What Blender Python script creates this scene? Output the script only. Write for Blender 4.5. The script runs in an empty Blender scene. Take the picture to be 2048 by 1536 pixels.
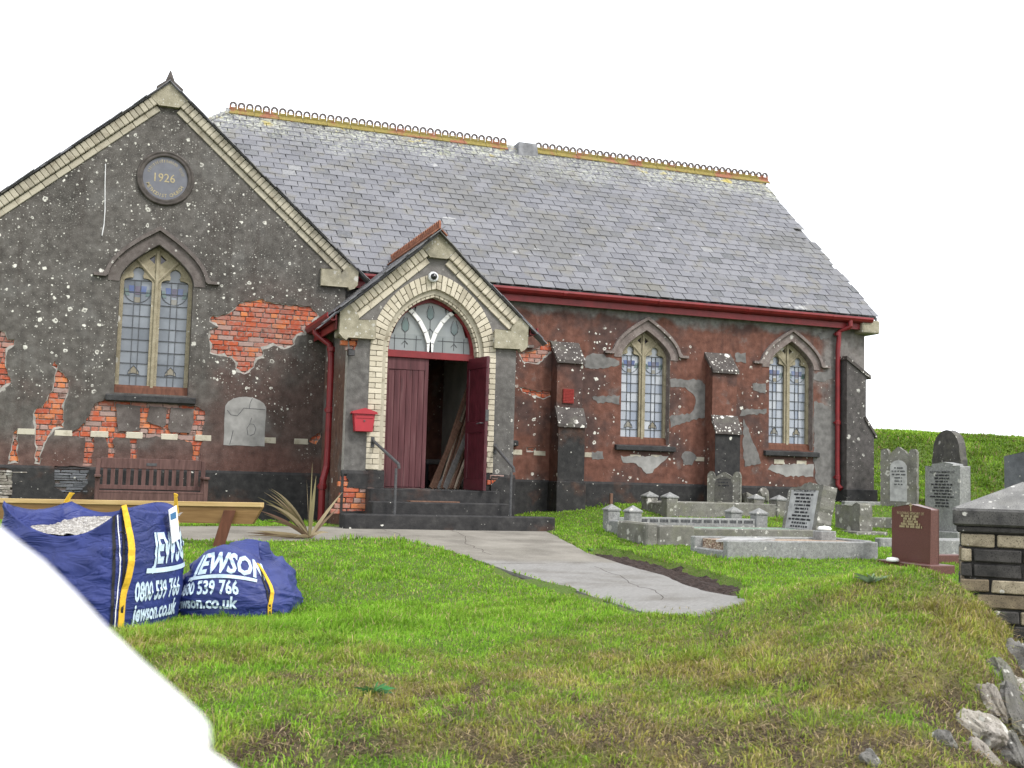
import bpy, bmesh, math, random
import numpy as np
from mathutils import Vector, Matrix, noise as mnoise
from mathutils.geometry import delaunay_2d_cdt

random.seed(7)
rng = np.random.default_rng(11)
scene = bpy.context.scene
col = scene.collection
R = math.radians
# ------------------------------------------------------------------ camera
FPX, YAW, PITCH, ROLL = 2300.0, 0.3451, 0.08326, 0.02734   # focal length in photo pixels (2048 wide)
fw = Vector((math.sin(YAW)*math.cos(PITCH), math.cos(YAW)*math.cos(PITCH), math.sin(PITCH)))
rt0 = Vector((math.cos(YAW), -math.sin(YAW), 0)); up0 = rt0.cross(fw)
rt = math.cos(ROLL)*rt0 + math.sin(ROLL)*up0
up = -math.sin(ROLL)*rt0 + math.cos(ROLL)*up0
cam_d = bpy.data.cameras.new('camera'); cam = bpy.data.objects.new('camera', cam_d); col.objects.link(cam)
cam.matrix_world = Matrix((( rt.x, up.x, -fw.x, 0), (rt.y, up.y, -fw.y, 0), (rt.z, up.z, -fw.z, 0), (0, 0, 0, 1)))
cam_d.sensor_width = 36; cam_d.sensor_fit = 'HORIZONTAL'; cam_d.lens = FPX/2048*36
cam_d.clip_start = 0.05; cam_d.clip_end = 3000
cam_d.dof.use_dof = True; cam_d.dof.focus_distance = 16; cam_d.dof.aperture_fstop = 6.0
scene.camera = cam
# ------------------------------------------------------------------ light: white overcast sky, weak wide sun
SUN_EL, SUN_AZ = R(48), R(150)          # azimuth clockwise from +Y: behind the camera, to its right
w = bpy.data.worlds.new('World'); scene.world = w; w.use_nodes = True
nt = w.node_tree; bg = nt.nodes['Background']
sky = nt.nodes.new('ShaderNodeTexSky'); sky.sky_type = 'NISHITA'; sky.sun_disc = False
sky.sun_elevation = SUN_EL; sky.sun_rotation = SUN_AZ; sky.dust_density = 4; sky.air_density = 1.5
mx = nt.nodes.new('ShaderNodeMix'); mx.data_type = 'RGBA'; mx.inputs[0].default_value = .9
mx.inputs[7].default_value = (10.0, 10.25, 10.7, 1)     # cloud cover
nt.links.new(sky.outputs[0], mx.inputs[6]); nt.links.new(mx.outputs[2], bg.inputs[0]); bg.inputs[1].default_value = .1
sl = bpy.data.lights.new('sun', 'SUN'); sl.energy = 1.3; sl.angle = R(14); sl.color = (1, .965, .92)
sun = bpy.data.objects.new('sun', sl); col.objects.link(sun)
sd = Vector((math.sin(SUN_AZ)*math.cos(SUN_EL), math.cos(SUN_AZ)*math.cos(SUN_EL), math.sin(SUN_EL)))
sun.rotation_euler = sd.to_track_quat('Z', 'Y').to_euler(); sun.location = (0, 0, 30)
vs = scene.view_settings; vs.view_transform = 'Standard'; vs.look = 'None'; vs.gamma = 1; vs.exposure = 1.05

# ------------------------------------------------------------------ photo pixel -> place
def ray(px, py): return fw + ((px-1024)/FPX)*rt - ((py-768)/FPX)*up
def P(px, py, Y):
    q = ray(px, py); return q*(Y/q.y)
def PD(px, py, d): return ray(px, py)*d
def proj(p):
    p = Vector(p); d = p.dot(fw); return (1024+FPX*p.dot(rt)/d, 768-FPX*p.dot(up)/d, d)
def XZ(pts, Y): return [(P(a, b, Y).x, P(a, b, Y).z) for a, b in pts]
YG, YP, YN = 17.5, 15.8, 18.5            # front planes of wing, porch and nave walls
PITCHR = R(41.3)

# ------------------------------------------------------------------ small noise in numpy
_tabs = [rng.random((64, 64)) for _ in range(6)]
def vnoise(x, y, s=1.0, k=0):
    x = np.asarray(x)*s+100.3; y = np.asarray(y)*s+57.7
    i = np.floor(x).astype(int); j = np.floor(y).astype(int); fx = x-i; fy = y-j
    fx = fx*fx*(3-2*fx); fy = fy*fy*(3-2*fy); t = _tabs[k % 6]
    g = lambda a, b: t[a % 64, b % 64]
    return (g(i, j)*(1-fx)+g(i+1, j)*fx)*(1-fy)+(g(i, j+1)*(1-fx)+g(i+1, j+1)*fx)*fy
def fbm(x, y, s=1.0, k=0, o=4):
    v = 0; a = .5; tot = 0
    for n in range(o):
        v = v+a*vnoise(x, y, s, k+n); tot += a; s *= 2.03; a *= .5
    return v/tot
def sstep(a, b, x):
    t = np.clip((x-a)/(b-a), 0, 1); return t*t*(3-2*t)
def inpoly(x, y, poly):
    x = np.asarray(x); y = np.asarray(y); c = np.zeros(x.shape, bool); n = len(poly)
    for i in range(n):
        x0, y0 = poly[i]; x1, y1 = poly[(i+1) % n]
        if y0 == y1: continue
        c ^= ((y0 > y) != (y1 > y)) & (x < (x1-x0)*(y-y0)/(y1-y0)+x0)
    return c

# ------------------------------------------------------------------ ground height
def Lawn(X, Y):
    X = np.asarray(X, float); Y = np.asarray(Y, float)
    z = -.67-.045*(15.3-np.clip(Y, 6.6, 15.3))
    t = sstep(0, 1, (Y-15.0)/3.2); wr = sstep(5.0, 7.5, X)
    zr = np.clip(-.43+.033*(X-7.4), -.5, -.2)
    z = z*(1-t)+t*(wr*zr+(1-wr)*-.75)
    return z
_cp = []
for a in [(260,1292,6.7),(500,1292,6.8),(700,1285,7.0),(900,1270,7.3),(1100,1248,7.6),(1320,1221,8.0),(1420,1208,8.1),(1510,1192,8.0),
          (1600,1172,7.8),(1700,1152,7.6),(1800,1140,7.4),(1880,1150,7.2),(1950,1195,7.0),(2000,1240,6.8),(2040,1290,6.6),
          (500,1536,4.75),(200,1536,4.75),(1024,1536,4.75),(1400,1536,4.75),(1700,1536,4.7),(1850,1536,4.65),(1500,1390,5.75),(1500,1290,6.7),(1700,1290,6.1),(1600,1230,7.0),(1850,1290,6.0),(1780,1210,6.75),
          (1000,1400,5.65),(500,1400,5.6),(200,1400,5.6),(1900,1420,5.4),(1970,1340,5.85),(1750,1420,5.35),
          (215,1262,8.0),(30,1250,8.2),(420,1232,8.6),(560,1228,8.6),(300,1245,8.2),(800,1200,9.3),(-150,1300,7.0),(-150,1536,4.9)]:
    v = PD(*a); _cp.append((v.x, v.y, v.z))
for x in np.arange(-6, 15, 2.4):
    for y in (10.8, 13, 15.2, 17, 18.6): _cp.append((x, y, float(Lawn(x, y))))
for px in (-300, 200, 700, 1200, 1700, 2100):
    for d in (.3, 2.0, 3.7):
        v = PD(px, 1000, d); _cp.append((v.x, v.y, -1.62))
for dx, dy in ((.55, -.1), (1.4, -.2), (2.6, 0)):
    for a in ((2000,1240,6.8), (2040,1300,6.5), (1990,1440,5.7), (1930,1560,5.2)):
        v = PD(*a); _cp.append((v.x+dx, v.y+dy, -1.5-.05*dx))
_cp = np.array(_cp); _n = len(_cp)
def _tk(r2): return np.where(r2 > 1e-12, .5*r2*np.log(np.maximum(r2, 1e-12)), 0)
_A = np.zeros((_n+3, _n+3)); _d2 = ((_cp[:, None, :2]-_cp[None, :, :2])**2).sum(-1)
_A[:_n, :_n] = _tk(_d2)+np.eye(_n)*.02; _A[:_n, _n] = 1; _A[:_n, _n+1:] = _cp[:, :2]; _A[_n, :_n] = 1; _A[_n+1:, :_n] = _cp[:, :2].T
_w = np.linalg.solve(_A, np.concatenate([_cp[:, 2], np.zeros(3)]))
def H(X, Y):
    X = np.atleast_1d(np.asarray(X, float)); Y = np.atleast_1d(np.asarray(Y, float)); sh = X.shape
    x = X.ravel(); y = Y.ravel(); z = np.zeros_like(x)
    ins = (x > -8) & (x < 15.5) & (y > -1) & (y < 19.5)
    for s in range(0, len(x), 20000):
        sl_ = slice(s, s+20000); m = ins[sl_]
        zz = Lawn(x[sl_], y[sl_])
        if m.any():
            xs = x[sl_][m]; ys = y[sl_][m]
            t = _tk((xs[:, None]-_cp[None, :, 0])**2+(ys[:, None]-_cp[None, :, 1])**2)@_w[:_n]+_w[_n]+_w[_n+1]*xs+_w[_n+2]*ys
            b = sstep(-8, -6, xs)*sstep(15.5, 14, xs)*sstep(19.5, 18.7, ys)
            zz[m] = zz[m]*(1-b)+t*b
        z[sl_] = zz
    # low road / verge in front, grassy bank behind the graves on the right
    dep = x*math.sin(YAW)+y*math.cos(YAW)
    z = np.where(ins, z, np.where(y < 5, np.minimum(z, -1.62), z))
    bank = sstep(23.5, 29.5, dep)*sstep(13.5, 16.0, x)*1.72*(1-.012*np.clip(x-18, 0, 12))
    z = z+bank+np.where(dep > 29, (fbm(x, y, .4, 2)-.5)*.12, 0)
    return z.reshape(sh)
def h1(x, y): return float(H(x, y)[0])
def GH(px, py, d0=4.0, d1=45.0):
    q = ray(px, py); ds = np.arange(d0, d1, .02)
    zz = H(q.x*ds, q.y*ds); i = np.argmax(q.z*ds < zz) if (q.z*ds < zz).any() else len(ds)-1
    return q*float(ds[i])

# ------------------------------------------------------------------ mesh building
class MB:
    def __init__(s): s.v = []; s.f = []; s.m = []
    def add(s, V, Fs, mi=0):
        o = len(s.v); s.v += [tuple(v) for v in V]
        for f in Fs: s.f.append(tuple(i+o for i in f)); s.m.append(mi)
        return s
    def box(s, x0, x1, y0, y1, z0, z1, mi=0):
        V = [(x0,y0,z0),(x1,y0,z0),(x1,y1,z0),(x0,y1,z0),(x0,y0,z1),(x1,y0,z1),(x1,y1,z1),(x0,y1,z1)]
        return s.add(V, [(0,3,2,1),(4,5,6,7),(0,1,5,4),(1,2,6,5),(2,3,7,6),(3,0,4,7)], mi)
    def hexa(s, a, b, mi=0):      # two quads (4 points each), front a and back b
        return s.add(list(a)+list(b), [(0,1,2,3),(7,6,5,4),(0,4,5,1),(1,5,6,2),(2,6,7,3),(3,7,4,0)], mi)
    def prism(s, poly, a, b, fn, mi=0):   # poly 2-D, fn(u,v,t)->xyz, convex polygon caps
        n = len(poly); V = [fn(u, v, a) for u, v in poly]+[fn(u, v, b) for u, v in poly]
        return s.add(V, [tuple(range(n)), tuple(range(2*n-1, n-1, -1))]+[(i, (i+1) % n, (i+1) % n+n, i+n) for i in range(n)], mi)
    def plate(s, outer, holes, yf, yb, back=True, mi=0, ms=0, fn=None):   # plate in XZ with holes
        if fn is None: fn = lambda u, v, t: (u, t, v)
        loops = [outer]+list(holes); pts = []; ed = []
        for L in loops:
            o = len(pts); pts += [Vector(p) for p in L]; ed += [(o+i, o+(i+1) % len(L)) for i in range(len(L))]
        ov, oe, of, *_ = delaunay_2d_cdt(pts, ed, [], 0, 1e-5)
        cen = np.array([[sum(ov[i].x for i in f)/3, sum(ov[i].y for i in f)/3] for f in of])
        ok = inpoly(cen[:, 0], cen[:, 1], outer)
        for h in holes: ok &= ~inpoly(cen[:, 0], cen[:, 1], h)
        tri = [f for f, k in zip(of, ok) if k]
        s.add([fn(p.x, p.y, yf) for p in ov], tri, mi)
        if back: s.add([fn(p.x, p.y, yb) for p in ov], [f[::-1] for f in tri], mi)
        for L in loops:
            n = len(L); V = [fn(u, v, yf) for u, v in L]+[fn(u, v, yb) for u, v in L]
            s.add(V, [(i, (i+1) % n, (i+1) % n+n, i+n) for i in range(n)], ms)
        return s
    def tube(s, path, r, n=10, mi=0, cap=True):
        path = [Vector(p) for p in path]; rr = r if isinstance(r, (list, tuple)) else [r]*len(path); V = []; Fs = []
        ref = None
        for i, p in enumerate(path):
            t = (path[min(i+1, len(path)-1)]-path[max(i-1, 0)]).normalized()
            if ref is None: ref = Vector((0, 0, 1)) if abs(t.z) < .9 else Vector((1, 0, 0))
            a = t.cross(ref).normalized(); b = t.cross(a).normalized(); ref = a.cross(t) if False else ref
            for k in range(n):
                an = 2*math.pi*k/n; V.append(p+(a*math.cos(an)+b*math.sin(an))*rr[i])
        for i in range(len(path)-1):
            for k in range(n): Fs.append((i*n+k, i*n+(k+1) % n, (i+1)*n+(k+1) % n, (i+1)*n+k))
        if cap: Fs += [tuple(range(n))[::-1], tuple(range((len(path)-1)*n, len(path)*n))]
        return s.add(V, Fs, mi)
    def lathe(s, prof, c, n=24, axis='z', mi=0):
        V = []; Fs = []
        for r, h in prof:
            for k in range(n):
                an = 2*math.pi*k/n
                V.append((c[0]+r*math.cos(an), c[1]+r*math.sin(an), c[2]+h) if axis == 'z' else (c[0]+r*math.cos(an), c[1]+h, c[2]+r*math.sin(an)))
        for i in range(len(prof)-1):
            for k in range(n): Fs.append((i*n+k, i*n+(k+1) % n, (i+1)*n+(k+1) % n, (i+1)*n+k))
        if prof[0][0] > 1e-4: Fs.append(tuple(range(n))[::-1])
        if prof[-1][0] > 1e-4: Fs.append(tuple(range((len(prof)-1)*n, len(prof)*n)))
        return s.add(V, Fs, mi)
WLOC = {}
def setp(o, label=None, category=None, group=None, kind=None):
    if label: o['label'] = label
    if category: o['category'] = category
    if group: o['group'] = group
    if kind: o['kind'] = kind
    return o
def obj(name, mb, mats, parent=None, smooth=False, bevel=0, local=False, seg=1, **kw):
    me = bpy.data.meshes.new(name); off = Vector((0, 0, 0))
    if parent is not None and not local: off = WLOC.get(parent.name, Vector((0, 0, 0)))
    V = np.array(mb.v, float)-np.array(off)
    me.from_pydata(V.tolist(), [], mb.f)
    mats = mats if isinstance(mats, (list, tuple)) else [mats]
    for m in mats: me.materials.append(m)
    if len(mats) > 1: me.polygons.foreach_set('material_index', mb.m)
    if bevel:
        bm = bmesh.new(); bm.from_mesh(me); bmesh.ops.remove_doubles(bm, verts=bm.verts, dist=1e-5)
        es = [e for e in bm.edges if len(e.link_faces) == 2 and e.calc_face_angle(0) > .5]
        bmesh.ops.bevel(bm, geom=es, offset=bevel, segments=seg, affect='EDGES', clamp_overlap=True); bm.to_mesh(me); bm.free()
    if smooth: me.polygons.foreach_set('use_smooth', [True]*len(me.polygons))
    o = bpy.data.objects.new(name, me); col.objects.link(o)
    if parent is not None: o.parent = parent; WLOC[o.name] = WLOC.get(parent.name, Vector((0, 0, 0)))
    else: WLOC[o.name] = Vector((0, 0, 0))
    return setp(o, **kw)
def thing(name, label, category, loc, rz=0, group=None):
    o = bpy.data.objects.new(name, None); col.objects.link(o); o.location = loc; o.rotation_euler = (0, 0, rz); o.empty_display_size = .2
    WLOC[o.name] = Vector(loc)
    return setp(o, label, category, group)
def inst(name, me, parent, loc, rot=(0, 0, 0), scale=(1, 1, 1), mat=None, local=False):   # shares mesh data
    o = bpy.data.objects.new(name, me); col.objects.link(o); o.parent = parent
    o.location = Vector(loc)-(Vector((0, 0, 0)) if local else WLOC.get(parent.name, Vector((0, 0, 0))))
    o.rotation_euler = rot; o.scale = scale
    if mat: o.material_slots[0].link = 'OBJECT'; o.material_slots[0].material = mat
    WLOC[o.name] = WLOC.get(parent.name, Vector((0, 0, 0)))
    return o
def rough(poly, step=.05, amp=.012):
    out = []; n = len(poly)
    for i in range(n):
        a = Vector(poly[i]); b = Vector(poly[(i+1) % n]); L = (b-a).length; k = max(1, int(L/step))
        nn = Vector((-(b-a).y, (b-a).x))/max(L, 1e-6)
        for j in range(k):
            q = a+(b-a)*(j/k)+nn*random.uniform(-amp, amp)*(1 if k > 1 else .4); out.append((q.x, q.y))
    return out
def arch(cx, a, zb, zs, za, n=12, d=0.0, base=True):
    """pointed arch outline, half width a, spring zs, apex za; d = offset outwards"""
    h = za-zs; r = (a*a+h*h)/(2*a); c = r-a
    rr = r+d; top = math.acos(min(1, c/rr)); pts = []
    if base: pts.append((cx-a-d, zb))
    for i in range(n+1):
        t = top*i/n; pts.append((cx+c-rr*math.cos(t), zs+rr*math.sin(t)))
    for i in range(n-1, -1, -1):
        t = top*i/n; pts.append((cx-c+rr*math.cos(t), zs+rr*math.sin(t)))
    if base: pts.append((cx+a+d, zb))
    return pts
def garch(cx, a, zb, zs, za, n=14, d=0.0, base=True, c=.40):
    """low pointed arch with nearly straight upper flanks; d = offset outwards"""
    h = za-zs; L = []
    for i in range(n+1):
        t = i/n; x = a*(1-t*t); z = h*(2*t*(1-t)*c+t*t); tx = -2*a*t; tz = h*(2*c*(1-2*t)+2*t); q = math.hypot(tx, tz)
        if i == n: L.append((0, z+d*q/max(abs(tx), 1e-6)))
        else: L.append((x+d*tz/q, z-d*tx/q))
    pts = [(cx-x, zs+z) for x, z in L]+[(cx+x, zs+z) for x, z in L[-2::-1]]
    return ([(cx-a-d, zb)] if base else [])+pts+([(cx+a+d, zb)] if base else [])
_tc = {}
def text2d(s, bold=0.0, shear=0.0):
    """flat text as (verts, faces), height 1 = capital letter"""
    k = (s, bold, shear)
    if k in _tc: return _tc[k]
    c = bpy.data.curves.new('t', 'FONT'); c.body = s; c.size = 1.44; c.offset = bold; c.shear = shear; c.resolution_u = 2; c.fill_mode = 'FRONT'
    o = bpy.data.objects.new('t', c); col.objects.link(o)
    dg = bpy.context.evaluated_depsgraph_get(); dg.update(); me = o.evaluated_get(dg).to_mesh()
    V = np.array([v.co[:2] for v in me.vertices]); Fs = [tuple(p.vertices) for p in me.polygons]
    o.evaluated_get(dg).to_mesh_clear(); bpy.data.objects.remove(o); bpy.data.curves.remove(c)
    if len(V): V[:, 0] -= V[:, 0].min()
    _tc[k] = (V, Fs); return _tc[k]

# ------------------------------------------------------------------ materials
class NM:
    def __init__(s, name):
        s.m = bpy.data.materials.new(name); s.m.use_nodes = True; s.t = s.m.node_tree; s.b = s.t.nodes['Principled BSDF']
        s.geo = s.t.nodes.new('ShaderNodeNewGeometry'); s.pos = s.geo.outputs['Position']; s.b.inputs['Roughness'].default_value = .85
        s.b.inputs['Specular IOR Level'].default_value = .3
    def N(s, ty): return s.t.nodes.new('ShaderNode'+ty)
    def put(s, sock, v):
        if isinstance(v, bpy.types.NodeSocket): s.t.links.new(v, sock)
        else:
            try: sock.default_value = v
            except Exception: sock.default_value = (*v, 1) if len(v) == 3 else v
    def math(s, op, a, b=0.0, c=None, clamp=False):
        n = s.N('Math'); n.operation = op; n.use_clamp = clamp; s.put(n.inputs[0], a); s.put(n.inputs[1], b)
        if c is not None: s.put(n.inputs[2], c)
        return n.outputs[0]
    def mr(s, v, a, b, c=0.0, d=1.0):
        n = s.N('MapRange'); n.interpolation_type = 'SMOOTHSTEP'
        for i, q in enumerate((v, a, b, c, d)): s.put(n.inputs[i], q)
        return n.outputs[0]
    def noise(s, scale, det=4, vec=None, rough=.55, dist=0.0):
        n = s.N('TexNoise'); s.t.links.new(vec or s.pos, n.inputs['Vector']); n.inputs['Scale'].default_value = scale; n.inputs['Detail'].default_value = det
        n.inputs['Roughness'].default_value = rough; n.inputs['Distortion'].default_value = dist; return n.outputs['Fac']
    def mix(s, f, a, b):
        n = s.N('Mix'); n.data_type = 'RGBA'; s.put(n.inputs[0], f); s.put(n.inputs[6], a); s.put(n.inputs[7], b); return n.outputs[2]
    def ramp(s, f, stops):
        n = s.N('ValToRGB'); s.put(n.inputs[0], f); e = n.color_ramp.elements
        while len(e) < len(stops): e.new(.5)
        for el, (p, c) in zip(e, stops): el.position = p; el.color = (*c, 1) if len(c) == 3 else c
        return n.outputs[0]
    def xyz(s):
        n = s.N('SeparateXYZ'); s.t.links.new(s.pos, n.inputs[0]); return n.outputs
    def vec(s, x, y, z=0.0):
        n = s.N('CombineXYZ')
        for i, q in enumerate((x, y, z)): s.put(n.inputs[i], q)
        return n.outputs[0]
    def wall2d(s):
        x, y, z = s.xyz(); return s.vec(s.math('ADD', x, s.math('MULTIPLY', y, .83)), z)
    def attr(s, name):
        n = s.N('Attribute'); n.attribute_name = name; return n.outputs
    def rnd(s):
        n = s.N('ObjectInfo'); return n.outputs['Random']
    def lichen(s, vec, scale, pres, r0, r1, ring=.4, soft=.62, w=.34, dim='2D'):
        nz = s.N('TexNoise'); s.t.links.new(vec, nz.inputs['Vector']); nz.inputs['Scale'].default_value = scale*4; nz.inputs['Detail'].default_value = 3
        va = s.N('VectorMath'); va.operation = 'MULTIPLY_ADD'; s.t.links.new(nz.outputs['Color'], va.inputs[0]); va.inputs[1].default_value = (w/scale,)*3; s.t.links.new(vec, va.inputs[2])
        v = s.N('TexVoronoi'); v.voronoi_dimensions = dim; v.inputs['Scale'].default_value = scale; s.t.links.new(va.outputs[0], v.inputs['Vector'])
        sp = s.N('SeparateColor'); s.t.links.new(v.outputs['Color'], sp.inputs[0])
        rad = s.math('MULTIPLY_ADD', s.math('POWER', sp.outputs[1], 2.0), r1-r0, r0)
        d = v.outputs['Distance']; on = s.math('LESS_THAN', sp.outputs[0], pres)
        disc = s.mr(d, rad, s.math('MULTIPLY', rad, soft))
        hole = s.math('MULTIPLY', s.math('LESS_THAN', sp.outputs[2], ring), s.mr(d, s.math('MULTIPLY', rad, .55), s.math('MULTIPLY', rad, .3)))
        return s.math('MULTIPLY', on, s.math('SUBTRACT', disc, s.math('MULTIPLY', hole, .85)), clamp=True)
    def bump(s, h, st=.5, dist=.01):
        n = s.N('Bump'); n.inputs['Strength'].default_value = st; n.inputs['Distance'].default_value = dist; s.put(n.inputs['Height'], h)
        s.t.links.new(n.outputs[0], s.b.inputs['Normal']); return s
    def col(s, c): s.put(s.b.inputs['Base Color'], c); return s
    def rgh(s, r): s.put(s.b.inputs['Roughness'], r); return s
def simple(name, c, r=.7, var=.25, sc=12, bump=.2, metal=0, spec=.3):
    m = NM(name); n = m.noise(sc, 5); d = tuple(x*(1-var) for x in c); l = tuple(min(1, x*(1+var)) for x in c)
    m.col(m.ramp(n, [(.3, d), (.7, l)])); m.rgh(r); m.b.inputs['Metallic'].default_value = metal; m.b.inputs['Specular IOR Level'].default_value = spec
    if bump: m.bump(m.noise(sc*6, 4), bump, .004)
    return m.m
LICH = (.62, .6, .52)
def render_mat(name, kind):
    m = NM(name); v = m.wall2d(); x, y, z = m.xyz()
    n1 = m.noise(1.3, 6); n2 = m.noise(9, 5); n3 = m.noise(70, 3)
    if kind == 'wing':
        base = m.ramp(n2, [(.25, (.048, .044, .040)), (.5, (.088, .081, .073)), (.8, (.145, .136, .125))])
        brown = m.ramp(n2, [(.3, (.048, .031, .026)), (.75, (.105, .070, .061))])
        fb = m.math('ADD', m.mr(z, 2.3, .9), m.mr(x, .2, 2.6)); fb = m.mr(m.math('ADD', fb, m.math('MULTIPLY', m.math('SUBTRACT', n1, .5), 3.0)), .75, 1.7)
        fb = m.math('MULTIPLY', fb, m.mr(z, 3.3, 2.2))
        c = m.mix(fb, base, brown)
        c = m.mix(m.math('MULTIPLY', m.mr(m.noise(.8, 6), .5, .68), .6), c, m.ramp(n2, [(.3, (.026, .024, .021)), (.75, (.062, .058, .05))])); c = m.mix(m.math('MULTIPLY', m.mr(m.noise(1.9, 7), .54, .68), .5), c, m.ramp(n2, [(.3, (.10, .096, .09)), (.75, (.17, .165, .155))]))
        stk = m.noise(1.0, 4, m.vec(m.math('MULTIPLY', x, 6.0), m.math('MULTIPLY', z, .45))); c = m.mix(m.math('MULTIPLY', m.mr(stk, .52, .72), .4), c, (.035, .026, .022))
        red = m.ramp(n2, [(.3, (.075, .03, .024)), (.75, (.15, .065, .05))])
        c = m.mix(m.math('MULTIPLY', m.mr(m.math('ADD', z, m.math('MULTIPLY', n1, .8)), .95, .55), .55), c, red)
        sp_amt = m.mr(z, 2.6, 4.4, .25, 1.0); spk = m.math('MULTIPLY', m.mr(m.noise(46, 2, v), .64, .70), m.math('MULTIPLY', sp_amt, m.mr(m.noise(2.2, 4), .35, .62)))
        c = m.mix(spk, c, (.36, .35, .32)); c = m.mix(m.math('MULTIPLY', m.mr(m.noise(55, 3, v), .52, .62), m.mr(z, 1.5, 4.2, .12, .4)), c, (.16, .155, .145))
        L1 = m.lichen(v, 5.2, .34, .07, .215, .55); L2 = m.lichen(v, 10, .30, .07, .20, .5); L3 = m.lichen(v, 23, .34, .08, .24, .3)
        dens = m.mr(m.math('ADD', m.mr(z, .2, 1.6), m.math('MULTIPLY', m.math('SUBTRACT', m.noise(1.3, 4), .5), 4.0)), .45, .8)
    elif kind == 'nave':
        base = m.ramp(n2, [(.25, (.080, .034, .024)), (.55, (.142, .062, .044)), (.85, (.205, .102, .077))])
        drk = m.ramp(n2, [(.3, (.05, .03, .027)), (.75, (.10, .06, .052))])
        c = m.mix(m.mr(n1, .44, .62), base, drk)
        gr = m.ramp(m.noise(14, 6), [(.3, (.11, .11, .105)), (.75, (.23, .225, .215))])
        top = m.mr(m.math('ADD', z, m.math('MULTIPLY', m.math('SUBTRACT', m.noise(2.4, 5), .5), .55)), 2.86, 3.02)
        rt_ = m.mr(m.math('ADD', x, m.math('MULTIPLY', m.math('SUBTRACT', m.noise(1.6, 5), .5), 2.8)), 12.55, 13.2)
        c = m.mix(m.math('MAXIMUM', top, m.math('MULTIPLY', rt_, .85)), c, gr)
        c = m.mix(m.math('MULTIPLY', m.mr(m.noise(3.1, 6), .6, .75), .5), c, gr)
        stv = m.vec(m.math('MULTIPLY', x, 5.0), m.math('MULTIPLY', z, .5)); st = m.noise(1.0, 4, stv)
        c = m.mix(m.math('MULTIPLY', m.mr(st, .5, .75), .5), c, (.045, .026, .022))
        L1 = m.lichen(v, 5.4, .32, .09, .235, .25); L2 = m.lichen(v, 10, .26, .10, .22, .15); L3 = m.lichen(v, 24, .05, .08, .2, .1)
        dens = m.mr(m.math('ADD', m.mr(z, 2.95, 2.5), m.math('MULTIPLY', m.math('SUBTRACT', m.noise(1.3, 4), .5), 4.5)), .8, 1.2)
    elif kind == 'porch':
        base = m.ramp(n2, [(.25, (.062, .058, .055)), (.5, (.105, .10, .094)), (.8, (.175, .168, .158))])
        brown = m.ramp(n2, [(.3, (.07, .035, .026)), (.75, (.15, .085, .06))])
        side = m.math('MULTIPLY', m.mr(y, 15.82, 15.86), m.mr(n1, .3, .5)); c = m.mix(side, base, brown)
        c = m.mix(m.mr(m.math('ADD', z, n1), 1.9, 2.6), c, m.ramp(n2, [(.3, (.12, .112, .105)), (.7, (.19, .18, .17))]))
        L1 = m.lichen(v, 5, .2, .08, .25, .35); L2 = m.lichen(v, 12, .12, .06, .2, .3); L3 = m.lichen(v, 24, .15, .08, .2, .1)
        dens = m.mr(m.noise(1.0, 2), .4, .6)
    else:   # black plinth and buttress faces
        base = m.ramp(n2, [(.25, (.016, .016, .017)), (.55, (.033, .032, .032)), (.85, (.062, .06, .058))])
        rust = m.ramp(n2, [(.3, (.07, .03, .018)), (.8, (.16, .075, .045))])
        c = m.mix(m.math('MULTIPLY', m.mr(n1, .56, .72), .7), base, rust)
        L1 = m.lichen(v, 4.2, .07, .06, .18, .1); L2 = m.lichen(v, 12, .02, .06, .2, .1); L3 = m.lichen(v, 24, .03, .08, .2, .1)
        dens = 1.0
    lf = m.math('MULTIPLY', m.math('MAXIMUM', m.math('MAXIMUM', L1, L2), m.math('MULTIPLY', L3, .7)), dens, clamp=True)
    lc = m.ramp(m.noise(40, 3), [(.3, (.50, .49, .43)), (.7, (.80, .79, .72))])
    c = m.mix(m.math('MULTIPLY', lf, .92), c, lc)
    m.col(c); m.rgh(.9); m.bump(m.math('ADD', m.math('ADD', n3, m.math('MULTIPLY', m.noise(24, 4), .8)), m.math('MULTIPLY', lf, .35)), .55, .008)
    return m.m
M = {}
M['wing'] = render_mat('dark_lichened_render', 'wing'); M['nave'] = render_mat('red_brown_render', 'nave')
M['porch'] = render_mat('grey_render', 'porch'); M['black'] = render_mat('black_tarred_render', 'black')
M['edge'] = simple('render_edge_cement', (.30, .285, .26), .95, .3, 20)
M['mortar'] = simple('old_mortar', (.22, .18, .165), .95, .4, 30)
M['cement'] = simple('cement_repair', (.145, .14, .135), .95, .3, 9, .4)
M['cement_light'] = simple('pale_cement', (.255, .25, .24), .95, .3, 5, .5)
M['cement_black'] = simple('weathered_stone_dark', (.075, .066, .06), .9, .4, 9, .5)
def brick_mat():
    m = NM('red_brick'); r = m.rnd()
    c = m.ramp(r, [(0, (.30, .065, .035)), (.25, (.42, .095, .042)), (.45, (.36, .08, .045)), (.6, (.55, .19, .07)), (.72, (.40, .11, .06)), (.85, (.34, .22, .19)), (1, (.28, .20, .18))])
    c = m.mix(m.math('MULTIPLY', m.mr(m.noise(16, 6), .45, .7), .75), c, (.33, .235, .20)); c = m.mix(m.math('MULTIPLY', m.mr(m.noise(3, 4), .5, .66), .45), c, (.27, .20, .18)); c = m.mix(m.math('MULTIPLY', m.mr(m.noise(11, 5), .58, .7), .8), c, (.12, .06, .045))
    m.col(c).rgh(.9); m.bump(m.noise(60, 5), .7, .006); return m.m
M['brick'] = brick_mat()
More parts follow.
